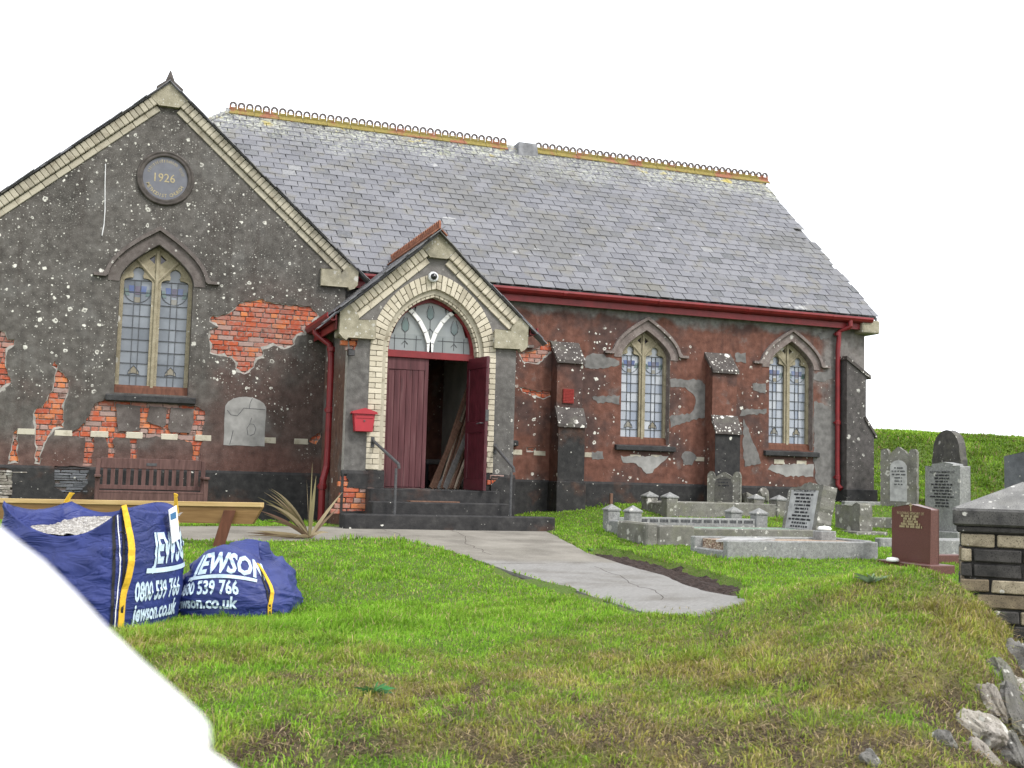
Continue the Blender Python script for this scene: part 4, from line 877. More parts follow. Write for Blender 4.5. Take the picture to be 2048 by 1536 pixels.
obj('verge_board', MB().hexa([(XR-.06, EY+.03, EZ-.06), (XR-.02, EY+.03, EZ-.06), (XR-.02, EY+.03, EZ), (XR-.06, EY+.03, EZ)], [(XR-.06, RY, RZ-.1), (XR-.02, RY, RZ-.1), (XR-.02, RY, RZ-.03), (XR-.06, RY, RZ-.03)]), M['lead'], church)
def pipe(name, pts, r, collars, parent, **kw):
    mb = MB(); dense = [Vector(pts[0])]
    for a_, b in zip(pts[:-1], pts[1:]):
        a_ = Vector(a_); b = Vector(b); dense += [a_+(b-a_)*q for q in (.12, .88)]
    dense.append(Vector(pts[-1])); mb.tube(dense, r, 12)
    for c in collars:
        c = Vector(c); mb.lathe([(r+.004, -.04), (r+.014, -.035), (r+.014, .03), (r+.004, .04)], c, 12); mb.box(c.x-.07, c.x+.07, c.y+.01, c.y+.05, c.z-.012, c.z+.012)
    return obj(name, mb, M['red'], parent, smooth=False, **kw)
p1 = P(1702, 632, EY+.0); p2 = P(1676, 664, YN-.11); p3 = P(1689, 965, YN-.11); p3.x = p2.x; p3.z = .10
pipe('downpipe', [(p1.x, EY+.02, EZ-.09), (p1.x, EY+.02, EZ-.22), (p2.x, YN-.11, p2.z), (p2.x, YN-.11, .09), (p2.x+.02, YN-.2, -.0)], .045, [(p2.x, YN-.11, p2.z-.04), (p2.x, YN-.11, 1.25), (p2.x, YN-.11, .22)], church)
# buttresses
def buttress(x0, x1, name='buttress', label=None):
    f1, f2 = YN-.30, YN-.42
    b = MB().prism([(YN, -.8), (YN, 2.36), (f1, 2.08), (f1, 1.17), (f2, .97), (f2, -.8)][::-1], x0, x1, lambda u, v, t: (t, u, v)); bo_ = obj(name, b, M['nave'], church)
    obj('weathering', MB().hexa([(x0-.025, f1-.05, 2.02), (x1+.025, f1-.05, 2.02), (x1+.025, f1-.05, 2.085), (x0-.025, f1-.05, 2.085)], [(x0-.025, YN, 2.36), (x1+.025, YN, 2.36), (x1+.025, YN, 2.46), (x0-.025, YN, 2.46)]), M['hoodl'], bo_, bevel=.006)
    obj('weathering', MB().hexa([(x0-.025, f2-.05, .915), (x1+.025, f2-.05, .915), (x1+.025, f2-.05, .98), (x0-.025, f2-.05, .98)], [(x0-.025, f1-.005, 1.17), (x1+.025, f1-.005, 1.17), (x1+.025, f1-.005, 1.27), (x0-.025, f1-.005, 1.27)]), M['hoodl'], bo_, bevel=.006)
    obj('lower_face', MB().box(x0-.004, x1+.004, f2-.012, f2-.002, .0, .915), M['black'], bo_)
    obj('plinth_block', MB().box(x0-.03, x1+.03, f2-.05, YN-.062, -.8, .0), M['black'], bo_, bevel=.01)
    return bo_
M['hoodl'] = stone_mat('lichened_weathering', (.055, .047, .044), (.11, .098, .09), .55, 0, 10, (.78, .76, .70))
bb1 = buttress(7.36, 7.84); bb2 = buttress(10.38, 10.88)
vt = MB().box(7.47, 7.67, YN-.325, YN-.29, 1.34, 1.58)
for z in np.arange(1.36, 1.57, .026): vt.box(7.475, 7.665, YN-.334, YN-.324, z, z+.012)
obj('air_vent', vt, M['airbrick'], bb1, label='red louvred air brick')
yb_ = YN-.28; e0 = 13.66
q = lambda px, py: (P(px, py, yb_).x, P(px, py, yb_).z)
xa, za_ = q(1736, 752); xb, zb_ = q(1748, 872); xc_, zc_ = q(1732, 838); xt, zt_ = q(1694, 716)
eb = MB().prism([(xt, -.6), (xb, -.6), (xb, zb_), (xc_, zc_), (xc_, za_-.06), (xa, za_-.03), (xt, zt_)], yb_, YN+.5, lambda u, v, t: (u, t, v))
bo_ = obj('buttress', eb, M['butt_end'], church, label='dark end buttress at the far right corner')
obj('weathering', MB().prism([(xt-.02, zt_+.04), (xa+.05, za_+.01), (xa+.05, za_-.06), (xt-.02, zt_-.03)], yb_-.03, YN+.52, lambda u, v, t: (u, t, v)), M['hoodl'], bo_); obj('weathering', MB().prism([(xc_-.03, zc_+.06), (xb+.05, zb_+.02), (xb+.05, zb_-.05), (xc_-.03, zc_-.02)], yb_-.03, YN+.52, lambda u, v, t: (u, t, v)), M['hoodl'], bo_)
obj('plinth_block', MB().box(xt-.03, xb+.05, yb_-.05, YN+.55, -.6, .0), M['black'], bo_, bevel=.01)
# ================================================================== PORCH
pcx = 4.475; pza = 3.53; PXL, PXR = 3.23, 5.72
DA, DZS = .935, 1.76; OA = 2.93     # outer brick arch: half width, spring, apex
IA, IZA = .665, 2.60                # opening
ph_out = arch(pcx, DA-.004, -.16, DZS, OA-.004, 16)
kp = .2408
PB1 = rough(XZ([(697,677),(716,674),(714,690),(709,701),(699,694)], YP-.02), .04, .008)
pw_out = [(PXL, -.02), (PXR, -.02), (PXR, pza-.06-TS*(PXR-pcx)), (pcx, pza-.06), (PXL, pza-.06-TS*(pcx-PXL))]
notch = [(PXL, -.02), (pcx-DA, -.02), (pcx-DA, .0)]
def with_door(x0, x1, ztop_pts, zb, hole):   # wall outline with the doorway cut out from below
    return [(x0, zb), (hole[0][0], zb)]+hole+[(hole[-1][0], zb), (x1, zb)]+ztop_pts
hole_o = arch(pcx, DA-.004, -.02, DZS, OA-.004, 16)
hole_i = arch(pcx, IA+.05, -.02, DZS, IZA+.06, 16)
top = [(PXR, pza-.06-TS*(PXR-pcx)), (pcx, pza-.06), (PXL, pza-.06-TS*(pcx-PXL))]
topi = [(PXR-.02, pza-.08-TS*(PXR-pcx)), (pcx, pza-.08), (PXL+.02, pza-.08-TS*(pcx-PXL))]
pw = obj('porch_wall', MB().plate(with_door(PXL+.02, PXR-.02, topi, -.02, hole_i[1:-1]), [], YP+.13, YP+.42), M['mortar'], church)
obj('render_coat', MB().plate(with_door(PXL, PXR, top, -.02, hole_o[1:-1]), [PB1], YP-.024, YP+.125, back=False, mi=0, ms=1), [M['porch'], M['edge']], pw, label='grey render of the porch front with a few lichen spots')
fill_bricks(pw, PB1, YP-.012)
# side walls of the porch run back to the wing and the nave
obj('porch_side', MB().box(PXL, PXL+.28, YP+.126, YN-.03, -.75, pza-.1-TS*(pcx-PXL)), M['porch'], pw, label='left side wall of the porch with brown stains')
obj('porch_side', MB().box(PXR-.28, PXR, YP+.126, YN-.03, -.75, pza-.1-TS*(pcx-PXL)), M['porch'], pw)
# plinth left and right of the steps
bl_px = zoomp([(235,1003),(305,1005),(300,1060),(320,1080),(305,1140),(470,1155),(475,1335),(225,1340),(180,1250),(230,1180)], 620, 700, .2408)
PB2 = rough([(x, min(z, .02)) for x, z in XZ(bl_px, YP-.05)], .04, .009); PB2 = [(max(x, PXL+.004), z) for x, z in PB2]
br_px = zoomp([(1480,1040),(1580,1048),(1540,1090),(1475,1110)], 620, 700, .2408); PB3 = rough([(max(x, pcx+DA-.02), z) for x, z in XZ(br_px, YP-.05)], .04, .008)
pp1 = plinth('porch_plinth', PXL-.03, pcx-DA+.03, YP, .075, -.72, pw, [PB2]); obj('plinth_core', MB().box(PXL, pcx-DA+.05, YP-.014, YP+.125, -.72, .03), M['mortar'], pp1)
fill_bricks(pp1, PB2, YP-.045)
pp2 = plinth('porch_plinth', pcx+DA-.03, PXR+.03, YP, .075, -.72, pw, [PB3]); obj('plinth_core', MB().box(pcx+DA-.05, PXR, YP-.014, YP+.125, -.72, .03), M['mortar'], pp2); fill_bricks(pp2, PB3, YP-.045)
# brick arch: jambs and voussoirs as single bricks
ba = obj('brick_arch', MB().plate([(pcx-DA, .05)]+arch(pcx, DA, 0, DZS, OA, 16, -.01, False)+[(pcx+DA, .05), (pcx+IA+.03, .05)]+arch(pcx, IA+.03, 0, DZS, IZA+.035, 16, 0, False)[::-1]+[(pcx-IA-.03, .05)], [], YP+.02, YP+.124), M['cream2'], pw)
def wedge(q0, q1, q2, q3, y0, y1, name='arch_brick', mat='cream'):
    mb = MB().hexa([(p[0], y0, p[1]) for p in (q0, q1, q2, q3)], [(p[0], y1, p[1]) for p in (q0, q1, q2, q3)]); return obj(name, mb, M[mat], ba, bevel=.004)
def ring_bricks(a_in, z_in, a_out, z_out, y0, y1, split, zb, course=.0765, gap=.007):
    """bricks from jamb foot round the pointed arch and down the other jamb"""
    def pt(side, s, f, Lj):
        if s <= Lj: return (pcx+side*(a_in+(a_out-a_in)*f), zb+s)
        return None
    Lj = DZS-zb; n = int(round(Lj/course)); cj = Lj/n; cnt = 0
    for side in (-1, 1):
        for i in range(n):
            z0, z1 = zb+i*cj+gap/2, zb+(i+1)*cj-gap/2; fs = (0, 1) if (i % 2 == 0 or not split) else (0, .5, 1)
            for f0, f1 in zip(fs[:-1], fs[1:]):
                xa = pcx+side*(a_in+(a_out-a_in)*f0+ (gap/2 if f0 else 0)); xb = pcx+side*(a_in+(a_out-a_in)*f1-(gap/2 if f1 < 1 else 0)); jy = random.uniform(-.004, .004)
                wedge((xa, z0), (xb, z0), (xb, z1), (xa, z1), y0+jy, y1); cnt += 1
        def arc(a_, za_):
            h_ = za_-DZS; r_ = (a_*a_+h_*h_)/(2*a_); c_ = r_-a_; return r_, c_, math.acos(c_/r_)
        ri, ci, ti = arc(a_in, z_in); ro, co, to = arc(a_out, z_out); m_ = int(round(ri*ti/(course*.93)))
        g = gap/2/ri
        for i in range(m_):
            def q(u, f):
                pi_ = (ci-ri*math.cos(ti*u), ri*math.sin(ti*u)); po = (co-ro*math.cos(to*u), ro*math.sin(to*u)); x = pi_[0]+(po[0]-pi_[0])*f; z = pi_[1]+(po[1]-pi_[1])*f
                return (pcx-side*x if side == 1 else pcx+x, DZS+z) if False else (pcx+side*(-x), DZS+z)
            u0, u1 = (i+.06)/m_, (i+.94)/m_; fs = (0, 1) if (i % 2 == 0 or not split) else (0, .5, 1)
            for f0, f1 in zip(fs[:-1], fs[1:]):
                a0 = f0+(.02 if f0 else 0); a1 = f1-(.02 if f1 < 1 else 0); jy = random.uniform(-.004, .004)
                wedge(q(u0, a0), q(u0, a1), q(u1, a1), q(u1, a0), y0+jy, y1); cnt += 1
    return cnt
ring_bricks(IA+.085, IZA+.105, DA, OA, YP-.032, YP+.03, True, .09)
ring_bricks(IA-.005, IZA-.005, IA+.082, IZA+.10, YP+.035, YP+.15, False, .09)
obj('arch_reveal', MB().plate([(pcx-IA-.02, -.16)]+arch(pcx, IA+.02, 0, DZS, IZA+.02, 16, 0, False)+[(pcx+IA+.02, -.16), (pcx+IA, -.16)]+arch(pcx, IA, 0, DZS, IZA, 16, 0, False)[::-1]+[(pcx-IA, -.16)], [], YP+.152, YP+.42), M['cream2'], ba)
for xa_, xb_ in ((pcx-DA+.02, pcx-IA), (pcx+IA, pcx+DA-.02)): obj('reveal_base', MB().box(xa_, xb_, YP-.03, YP+.42, -.16, .085), M['black'], pw)
# verge, kneelers, apex, roof
prf = obj('porch_roof', MB().hexa([(pcx-1.43, YP-.13, pza-.045-TS*1.43), (pcx, YP-.13, pza-.045), (pcx, YP-.13, pza-.02), (pcx-1.43, YP-.13, pza-.02-TS*1.43)], [(pcx-1.43, YN+.5, pza-.045-TS*1.43), (pcx, YN+.5, pza-.045), (pcx, YN+.5, pza-.02), (pcx-1.43, YN+.5, pza-.02-TS*1.43)])
          .hexa([(pcx, YP-.13, pza-.045), (pcx+1.43, YP-.13, pza-.045-TS*1.43), (pcx+1.43, YP-.13, pza-.02-TS*1.43), (pcx, YP-.13, pza-.02)], [(pcx, YN+.5, pza-.045), (pcx+1.43, YN+.5, pza-.045-TS*1.43), (pcx+1.43, YN+.5, pza-.02-TS*1.43), (pcx, YN+.5, pza-.02)]), M['slate'], church)
pv = obj('porch_verge', MB().hexa([(pcx+.2, YP-.03, pza-.29-TS*.2), (5.55, YP-.03, pza-.29-TS*1.075), (5.55, YP-.03, pza-.06-TS*1.075), (pcx+.2, YP-.03, pza-.06-TS*.2)], [(pcx+.2, YP-.02, pza-.29-TS*.2), (5.55, YP-.02, pza-.29-TS*1.075), (5.55, YP-.02, pza-.06-TS*1.075), (pcx+.2, YP-.02, pza-.06-TS*.2)])
         .hexa([(pcx-.2, YP-.03, pza-.29-TS*.2), (3.4, YP-.03, pza-.29-TS*1.075), (3.4, YP-.03, pza-.06-TS*1.075), (pcx-.2, YP-.03, pza-.06-TS*.2)], [(pcx-.2, YP-.02, pza-.29-TS*.2), (3.4, YP-.02, pza-.29-TS*1.075), (3.4, YP-.02, pza-.06-TS*1.075), (pcx-.2, YP-.02, pza-.06-TS*.2)]), M['mortar'], church)
verge(pv, prf, pcx, pza, YP, .36, 1.70, UBp, LBp)
kneeler(pcx, pza, PXR, 1.91, 1, YP, parent=pw, wid=.36, over=.15); kneeler(pcx, pza, PXL, 1.91, -1, YP, parent=pw, wid=.36, over=.15); apexstone(pcx, pza, YP, pw, .25)
obj('kneeler_side', MB().box(PXL-.14, PXL-.002, YP-.0, YP+.3, 1.93, 2.22), M['kneeler'], pw, bevel=.015)
for r in range(9):
    for c in range(13):
        s = 1.90-r*.205; y = YP-.15+c*.235+(r % 2)*.118
        if s < .1 or y > YN+.1: continue
        base = Vector((pcx-s*math.cos(PITCHR), y, pza-s*math.sin(PITCHR)))+Vector((-math.sin(PITCHR), 0, math.cos(PITCHR)))*.012
        inst('slate', SM[(r*5+c) % 6][0], prf, base, (Matrix.Rotation(-PITCHR+.03, 3, 'Y')@Matrix.Rotation(-math.pi/2, 3, 'Z')@Matrix.Translation((0, 0, 0)).to_3x3()).to_euler(), (.93, .92, 1))
CTP = crest_tile(M['terra'], .30, 3, .125, .14)
y = YP-.12
while y < YN+.25: inst('ridge_tile', CTP, prf, (pcx, y, pza+.045), (0, random.uniform(-.01, .01), math.pi/2)); y += .3
pg = MB(); gp_ = [(-.07, .0), (-.075, -.05), (-.04, -.10), (.01, -.115), (.06, -.10), (.06, 0), (.045, 0), (.045, -.085), (0, -.1), (-.035, -.085), (-.06, -.045), (-.055, 0)]
GX0 = pcx-1.50; GZ0 = pza-TS*1.43-.03
pg.plate(gp_, [], YP-.1, YG-.03, fn=lambda u, v, t: (GX0+u, t, GZ0+v)); pg.box(GX0+.065, GX0+.09, YP-.02, YG-.03, GZ0-.22, GZ0+.0)
obj('gutter', pg, M['red'], pw)
obj('gutter', MB().plate(gp_, [], YP-.06, YN-.03, fn=lambda u, v, t: (2*pcx-GX0-u, t, GZ0+v)), M['red'], pw)
q1 = P(641, 652, 16.95); q2 = P(664, 692, 16.78); q3 = P(652, 928, 16.78); q4 = P(645, 962, 16.74)
pipe('downpipe', [(GX0, 16.95, GZ0-.09), (GX0, 16.95, GZ0-.16), q2, (q2.x, 16.78, q3.z), (q4.x, 16.74, q4.z-.02), (q4.x, 16.74, -.66)], .05, [(q2.x, 16.78, q2.z-.05), (q4.x, 16.74, q4.z-.08), (q2.x, 16.78, .95)], church)
# interior: floor, dim walls
obj('porch_interior', MB().box(PXL+.281, PXR-.281, YP+.43, 22, -.3, -.165).box(PXL+.285, PXR-.285, 21.5, 21.6, -.16, 3.3).box(PXL+.282, PXL+.30, YP+.43, 21.4, -.16, 2.3).box(PXR-.30, PXR-.282, YP+.43, 21.4, -.16, 2.3), M['dark'], pw)
# steps
st_ = obj('porch_steps', MB().box(3.55, 5.42, YP-.34, YP+.42, -.72, -.165), M['black'], church, bevel=.012)
obj('step', MB().box(3.52, 5.47, YP-.62, YP-.342, -.74, -.335), M['black'], st_, bevel=.014)
obj('step', MB().box(3.08, 6.03, YP-.95, YP-.622, -.78, -.50), M['black'], st_, bevel=.014)
obj('mat', MB().box(4.05, 4.75, YP-.60, YP-.40, -.332, -.318), M['plank_a'], st_)
# fanlight and doors
FY = YP+.24
fl = obj('fanlight', MB().plate([(pcx-IA, DZS-.0)]+arch(pcx, IA, 0, DZS+.03, IZA, 16, 0, False)+[(pcx+IA, DZS)], [[(pcx-IA+.05, DZS+.055)]+arch(pcx, IA-.05, 0, DZS+.06, IZA-.06, 16, 0, False)+[(pcx+IA-.05, DZS+.055)]], FY-.05, FY+.05), M['red'], pw)
obj('transom', MB().box(pcx-IA-.01, pcx+IA+.01, FY-.075, FY-.052, DZS-.05, DZS+.045), M['red'], fl, bevel=.006)
for (x0, x1) in ((pcx-IA+.02, pcx-.24), (pcx-.24, pcx+.24), (pcx+.24, pcx+IA-.02)):
    for (z0, z1) in ((DZS+.04, DZS+.30), (DZS+.30, DZS+.60), (DZS+.60, IZA-.02)):
        h_ = z1; 
        ins = [p for p in arch(pcx, IA-.03, DZS, DZS+.04, IZA-.04, 16)]
        gx, gz = np.array([x0, x1, (x0+x1)/2]), np.array([z0, z0, z0])
        if inpoly(gx, gz, ins).any():
            poly = [(x0, z0), (x1, z0), (x1, z1), (x0, z1)]
            poly = [(pcx+max(-1, min(1, (u-pcx)/.66))*min(abs(u-pcx), max(.02, .66*math.sqrt(max(0, 1-((v-DZS)/(IZA-DZS))**1.7)))), v) if True else (u, v) for u, v in poly]
            obj('pane', MB().prism([(x0 if abs(x0-pcx) < .5 or z1 < DZS+.31 else x0+.1, z0), (x1 if abs(x1-pcx) < .5 or z1 < DZS+.31 else x1-.1, z0), (min(x1, pcx+.62*math.sqrt(max(.02, 1-((z1-DZS)/.86)**2))), z1), (max(x0, pcx-.62*math.sqrt(max(.02, 1-((z1-DZS)/.86)**2))), z1)], FY+.0, FY+.008, lambda u, v, t: (u, t, v)), M['fan'], fl)
yb = MB()
for s in (-1, 1):
    pts = [(pcx+s*.012, DZS+.03), (pcx+s*.02, DZS+.18), (pcx+s*.075, DZS+.34), (pcx+s*.17, DZS+.5), (pcx+s*.27, DZS+.61), (pcx+s*.36, DZS+.67)]
    for a_, b in zip(pts[:-1], pts[1:]):
        t = (Vector(b)-Vector(a_)).normalized(); n_ = Vector((-t.y, t.x))*.03; a_ = Vector(a_)-t*.004; b = Vector(b)+t*.004
        yb.hexa([(a_.x+n_.x, FY-.05, a_.y+n_.y), (a_.x-n_.x, FY-.05, a_.y-n_.y), (b.x-n_.x, FY-.05, b.y-n_.y), (b.x+n_.x, FY-.05, b.y+n_.y)], [(a_.x+n_.x, FY-.004, a_.y+n_.y), (a_.x-n_.x, FY-.004, a_.y-n_.y), (b.x-n_.x, FY-.004, b.y-n_.y), (b.x+n_.x, FY-.004, b.y+n_.y)])
obj('glazing_bar', yb, M['white'], fl)
fcm = MB()
for cx_, z0 in ((pcx-.37, DZS+.32), (pcx+.37, DZS+.32), (pcx, DZS+.52)):     # tulip motifs in lead
    fcm.tube([(cx_, FY-.006, z0-.22), (cx_, FY-.006, z0)], .004, 5)
    for s in (-1, 1): fcm.tube([(cx_, FY-.006, z0), (cx_+s*.05, FY-.006, z0+.05), (cx_+s*.055, FY-.006, z0+.12), (cx_+s*.02, FY-.006, z0+.22)], .004, 5); fcm.tube([(cx_, FY-.006, z0-.12), (cx_+s*.045, FY-.006, z0-.17)], .004, 5)
    obj('stained_pane', MB().prism([(cx_-.045, z0+.05), (cx_, z0+.01), (cx_+.045, z0+.05), (cx_+.045, z0+.14), (cx_, z0+.21), (cx_-.045, z0+.14)], FY-.005, FY-.001, lambda u, v, t: (u, t, v)), M['green'], fl)
for s in (-1, 1):
    for dx in (.2, .52): fcm.tube([(pcx+s*dx, FY-.006, DZS+.05), (pcx+s*dx, FY-.006, DZS+.28)], .0035, 5)
    fcm.tube([(pcx+s*.12, FY-.006, DZS+.23), (pcx+s*.6, FY-.006, DZS+.23)], .0035, 5)
obj('lead_came', fcm, M['cameg'], fl)
def door_leaf(name, w_, parent, plank=True, label=None):
    """leaf in local x 0..w, y 0 (outside) .. .045, z 0..1.9"""
    e = bpy.data.objects.new(name, None); col.objects.link(e); e.parent = parent; WLOC[e.name] = Vector((0, 0, 0)); hh = 1.90
    if label: e['label'] = label
    mt = M['maroon'] if plank else M['maroon2']
    obj('leaf_panel', MB().box(.0, w_, .012, .04, 0, hh), mt, e, local=True)
    if plank:
        bw = (w_-.02)/6
        for i in range(6): obj('board', MB().box(.06+i*(w_-.12)/6+.002, .06+(i+1)*(w_-.12)/6-.002, .0, .014, .02, hh-.22+.03*i/6), mt, e, local=True, bevel=.003)
        obj('frame_rail', MB().box(0, w_, -.008, .0115, hh-.20, hh).box(0, .058, -.008, .0115, 0, hh-.2).box(w_-.058, w_, -.008, .0115, 0, hh-.2), mt, e, local=True, bevel=.004)
    else:
        for z0, z1 in ((0, .16), (.82, .98), (1.74, hh)): obj('frame_rail', MB().box(0, w_, -.004, .0115, z0, z1), mt, e, local=True, bevel=.003)
        for x0, x1 in ((0, .09), (w_-.09, w_)): obj('frame_stile', MB().box(x0, x1, -.0035, .0113, .161, .819).box(x0, x1, -.0035, .0113, .981, 1.739), mt, e, local=True, bevel=.003)
        for i in range(5):
            for z0, z1 in ((.165, .815), (.985, 1.735)): obj('board', MB().box(.092+i*(w_-.184)/5+.002, .092+(i+1)*(w_-.184)/5-.002, .005, .0118, z0, z1), mt, e, local=True)
        obj('lock', MB().box(w_-.005, w_+.006, .0, .05, .98, 1.14), M['greymetal'], e, local=True); obj('handle', MB().tube([(w_-.06, -.005, .95), (w_-.06, -.05, .95), (w_-.17, -.05, .94)], .009, 7), M['greymetal'], e, local=True)
    return e
dl = door_leaf('door', .645, church, True, 'closed left leaf of faded maroon boards'); dl.location = Vector((pcx-IA+.01, FY-.03, -.158))-WLOC[church.name]
dr = door_leaf('door', .645, church, False, 'open right leaf of dark maroon panels'); dr.location = Vector((pcx+IA-.085, FY-.02, -.158))-WLOC[church.name]; dr.rotation_euler = (0, 0, R(-82))

# ================================================================== THINGS ON THE BUILDING
def at_root(name, label, cat, loc, rz=0, group=None): return thing(name, label, cat, loc, rz, group)
mbx = P(727, 842, YP-.09); t = at_root('mail_box', 'small red mail box with pitched lid on the porch wall', 'mail box', (mbx.x, YP-.026, mbx.z-.15))
obj('box_body', MB().hexa([(-.125, -.12, 0), (.125, -.12, 0), (.15, -.12, .25), (-.15, -.12, .25)], [(-.125, -.004, 0), (.125, -.004, 0), (.15, -.004, .25), (-.15, -.004, .25)]), M['redlight'], t, local=True, bevel=.008)
obj('lid', MB().prism([(-.175, .25), (.175, .25), (.165, .275), (0, .325), (-.165, .275)], -.15, -.004, lambda u, v, q: (u, q, v)), M['redlight'], t, local=True, bevel=.004)
obj('flap', MB().box(-.12, .12, -.128, -.12, .185, .225), M['redlight'], t, local=True, bevel=.003); obj('lock', MB().lathe([(.012, 0), (.012, -.012), (0, -.012)], (0, -.121, .15), 10, 'y'), M['greymetal'], t, local=True)
cp = P(868, 553, YP-.1); t = at_root('security_camera', 'white dome security camera above the brick arch', 'camera', (cp.x, YP-.036, cp.z))
obj('housing', MB().lathe([(.075, 0), (.078, -.03), (.06, -.06), (.05, -.06)], (0, 0, 0), 20, 'y'), M['camwhite'], t, local=True, smooth=True); obj('dome', MB().lathe([(.05, -.058), (.042, -.085), (.02, -.1), (0, -.103)], (0, 0, 0), 16, 'y'), M['camblack'], t, local=True, smooth=True)
cp = P(702, 704, YP-.1); t = at_root('wall_lamp', 'small black floodlight under the left kneeler of the porch', 'lamp', (cp.x, YP-.03, cp.z))
obj('head', MB().hexa([(-.04, -.11, -.06), (.05, -.11, -.05), (.05, -.09, .03), (-.04, -.1, .03)], [(-.05, -.03, -.05), (.04, -.03, -.05), (.04, -.03, .05), (-.05, -.03, .05)]), M['blackmetal'], t, local=True, bevel=.008); obj('bracket', MB().tube([(0, 0, .0), (0, -.05, .01)], .015, 8), M['blackmetal'], t, local=True)
for nm, a_, b, c, lb in (('handrail', (745, 880), (797, 928), (787, 1049), 'dark iron handrail left of the porch steps'), ('handrail', (990, 893), (1027, 936), (1020, 1046), 'dark iron handrail right of the porch steps')):
    A = P(*a_, YP-.02); B = P(*b, YP-.78); C = P(*c, YP-.78); C.x = B.x-.03; C.z = -.50
    t = at_root(nm, lb, 'handrail', (C.x, C.y, C.z), group='handrails beside the porch steps')
    obj('rail', MB().tube([A, A+(B-A)*.97, B, B+Vector((.01, 0, -.06))], .021, 8), M['greymetal'], t); obj('post', MB().tube([C+Vector((0, 0, -.02)), Vector((B.x-.03, C.y, B.z-.06))], .019, 8), M['greymetal'], t); obj('wall_fixing', MB().box(A.x-.025, A.x+.025, YP-.04, YP-.03, A.z-.1, A.z+.04), M['greymetal'], t)
# salvaged boards leaning inside the doorway
ords = ['first', 'second', 'third', 'fourth', 'fifth', 'sixth', 'seventh', 'eighth', 'ninth', 'tenth', 'eleventh', 'twelfth']
for i, (px0, px1, py1, mt, wd) in enumerate([(862,918,850,'plank_a',.08),(869,932,788,'plank_a',.07),(875,930,880,'plank_c',.05),(880,945,768,'plank_b',.03),(884,938,800,'plank_a',.06),(889,932,872,'plank_c',.09),(893,946,800,'plank_a',.06),(897,940,862,'plank_b',.03),(901,938,884,'plank_a',.05),(905,945,850,'plank_a',.06),(909,940,895,'plank_b',.035),(914,944,905,'plank_a',.05)]):
    a_ = P(px0, 976, YP+.62+.02*(i % 4)); b = P(px1, py1, YP+.80+.06*(i % 5)); a_.z = -.15
    dvec = (b-a_); L = dvec.length*1.05; t = at_root('timber_board', '%s salvaged board, %s from the left at the foot of the pile in the doorway' % ({'plank_a': 'brown', 'plank_b': 'pale', 'plank_c': 'grey'}[mt], ords[i]), 'board', a_, group='boards leaning inside the porch')
    o = obj('plank', MB().box(0, L, -.012, .012, -wd/2, wd/2), M[mt], t, local=True, bevel=.003); o.rotation_euler = Vector(dvec).to_track_quat('X', 'Z').to_euler()
t = at_root('wicker_chair', 'dim patterned chair standing inside the doorway', 'chair', (P(872, 950, 18.6).x, 18.6, -.155))
obj('seat', MB().box(-.25, .25, -.22, .22, .38, .46), M['plank_c'], t, local=True, bevel=.02); obj('backrest', MB().box(-.22, .22, .2, .25, .47, .95), M['tanchip'], t, local=True, bevel=.02)
for sx in (-1, 1):
    for sy in (-1, 1): obj('leg', MB().box(sx*.21-.02, sx*.21+.02, sy*.18-.02, sy*.18+.02, .004, .38), M['blackmetal'], t, local=True)

# ================================================================== BENCH
bx0, bx1 = P(190, 960, 16.85).x, P(412, 965, 16.85).x; bw = bx1-bx0; bz = h1((bx0+bx1)/2, 16.8)
t = thing('bench', 'dark brown slatted wooden bench against the wing wall', 'bench', (bx0, 16.85, bz)); 
topz = P(300, 920, 17.05).z-bz
for x in (0, bw-.06):
    obj('leg', MB().box(x, x+.06, .16, .22, -.02, topz), M['benchwood'], t, local=True, bevel=.004); obj('leg', MB().box(x, x+.06, -.35, -.29, -.02, .60), M['benchwood'], t, local=True, bevel=.004); obj('armrest', MB().box(x-.015, x+.075, -.40, .158, .602, .64), M['benchwood'], t, local=True, bevel=.008)
obj('top_rail', MB().box(.062, bw-.062, .165, .21, topz-.13, topz+.015), M['benchwood'], t, local=True, bevel=.006); obj('back_rail', MB().box(.062, bw-.062, .165, .21, .44, .50), M['benchwood'], t, local=True, bevel=.004)
for i in range(13):
    x = .10+i*(bw-.25)/12; obj('slat', MB().box(x, x+.055, .175, .2, .50, topz-.13), M['benchwood'], t, local=True)
for i in range(5): obj('seat_slat', MB().box(.02, bw-.02, -.34+i*.098, -.26+i*.098, .40, .425), M['benchwood'], t, local=True, bevel=.003)
obj('apron', MB().box(.062, bw-.062, -.34, -.31, .30, .398), M['benchwood'], t, local=True)
obj('plaque', MB().box(bw/2-.07, bw/2+.07, .158, .164, topz-.085, topz-.045), M['greymetal'], t, local=True)

# ================================================================== TIMBER BEAM ON LEGS
pa, pb = PD(525, 1011, 12.3), PD(-120, 1000, 12.9); d = (pb-pa); d.z = 0; L = d.length; ang = math.atan2(d.y, d.x)
lg = PD(470, 1060, 12.3); gz = h1(lg.x, lg.y)
t = thing('timber_beam', 'long sawn pine beam with pale top edge on brown legs behind the sacks', 'beam', (pa.x, pa.y, h1(pa.x, pa.y)))
bm_ = obj('beam', MB().prism([(0, .0), (L, 0), (L, -.175), (.10, -.175)], -.028, .028, lambda u, v, q: (u, q, v)), M['pine_side'], t, local=True, bevel=.004); bm_.location = (0, 0, pa.z-t.location.z-.02); bm_.rotation_euler = (0, math.atan2(-(pb.z-pa.z), L), ang)
tp = obj('top_board', MB().box(0, L, -.045, .045, .002, .05), M['pine'], t, local=True, bevel=.003); tp.location = (0, 0, pa.z-t.location.z-.02); tp.rotation_euler = bm_.rotation_euler
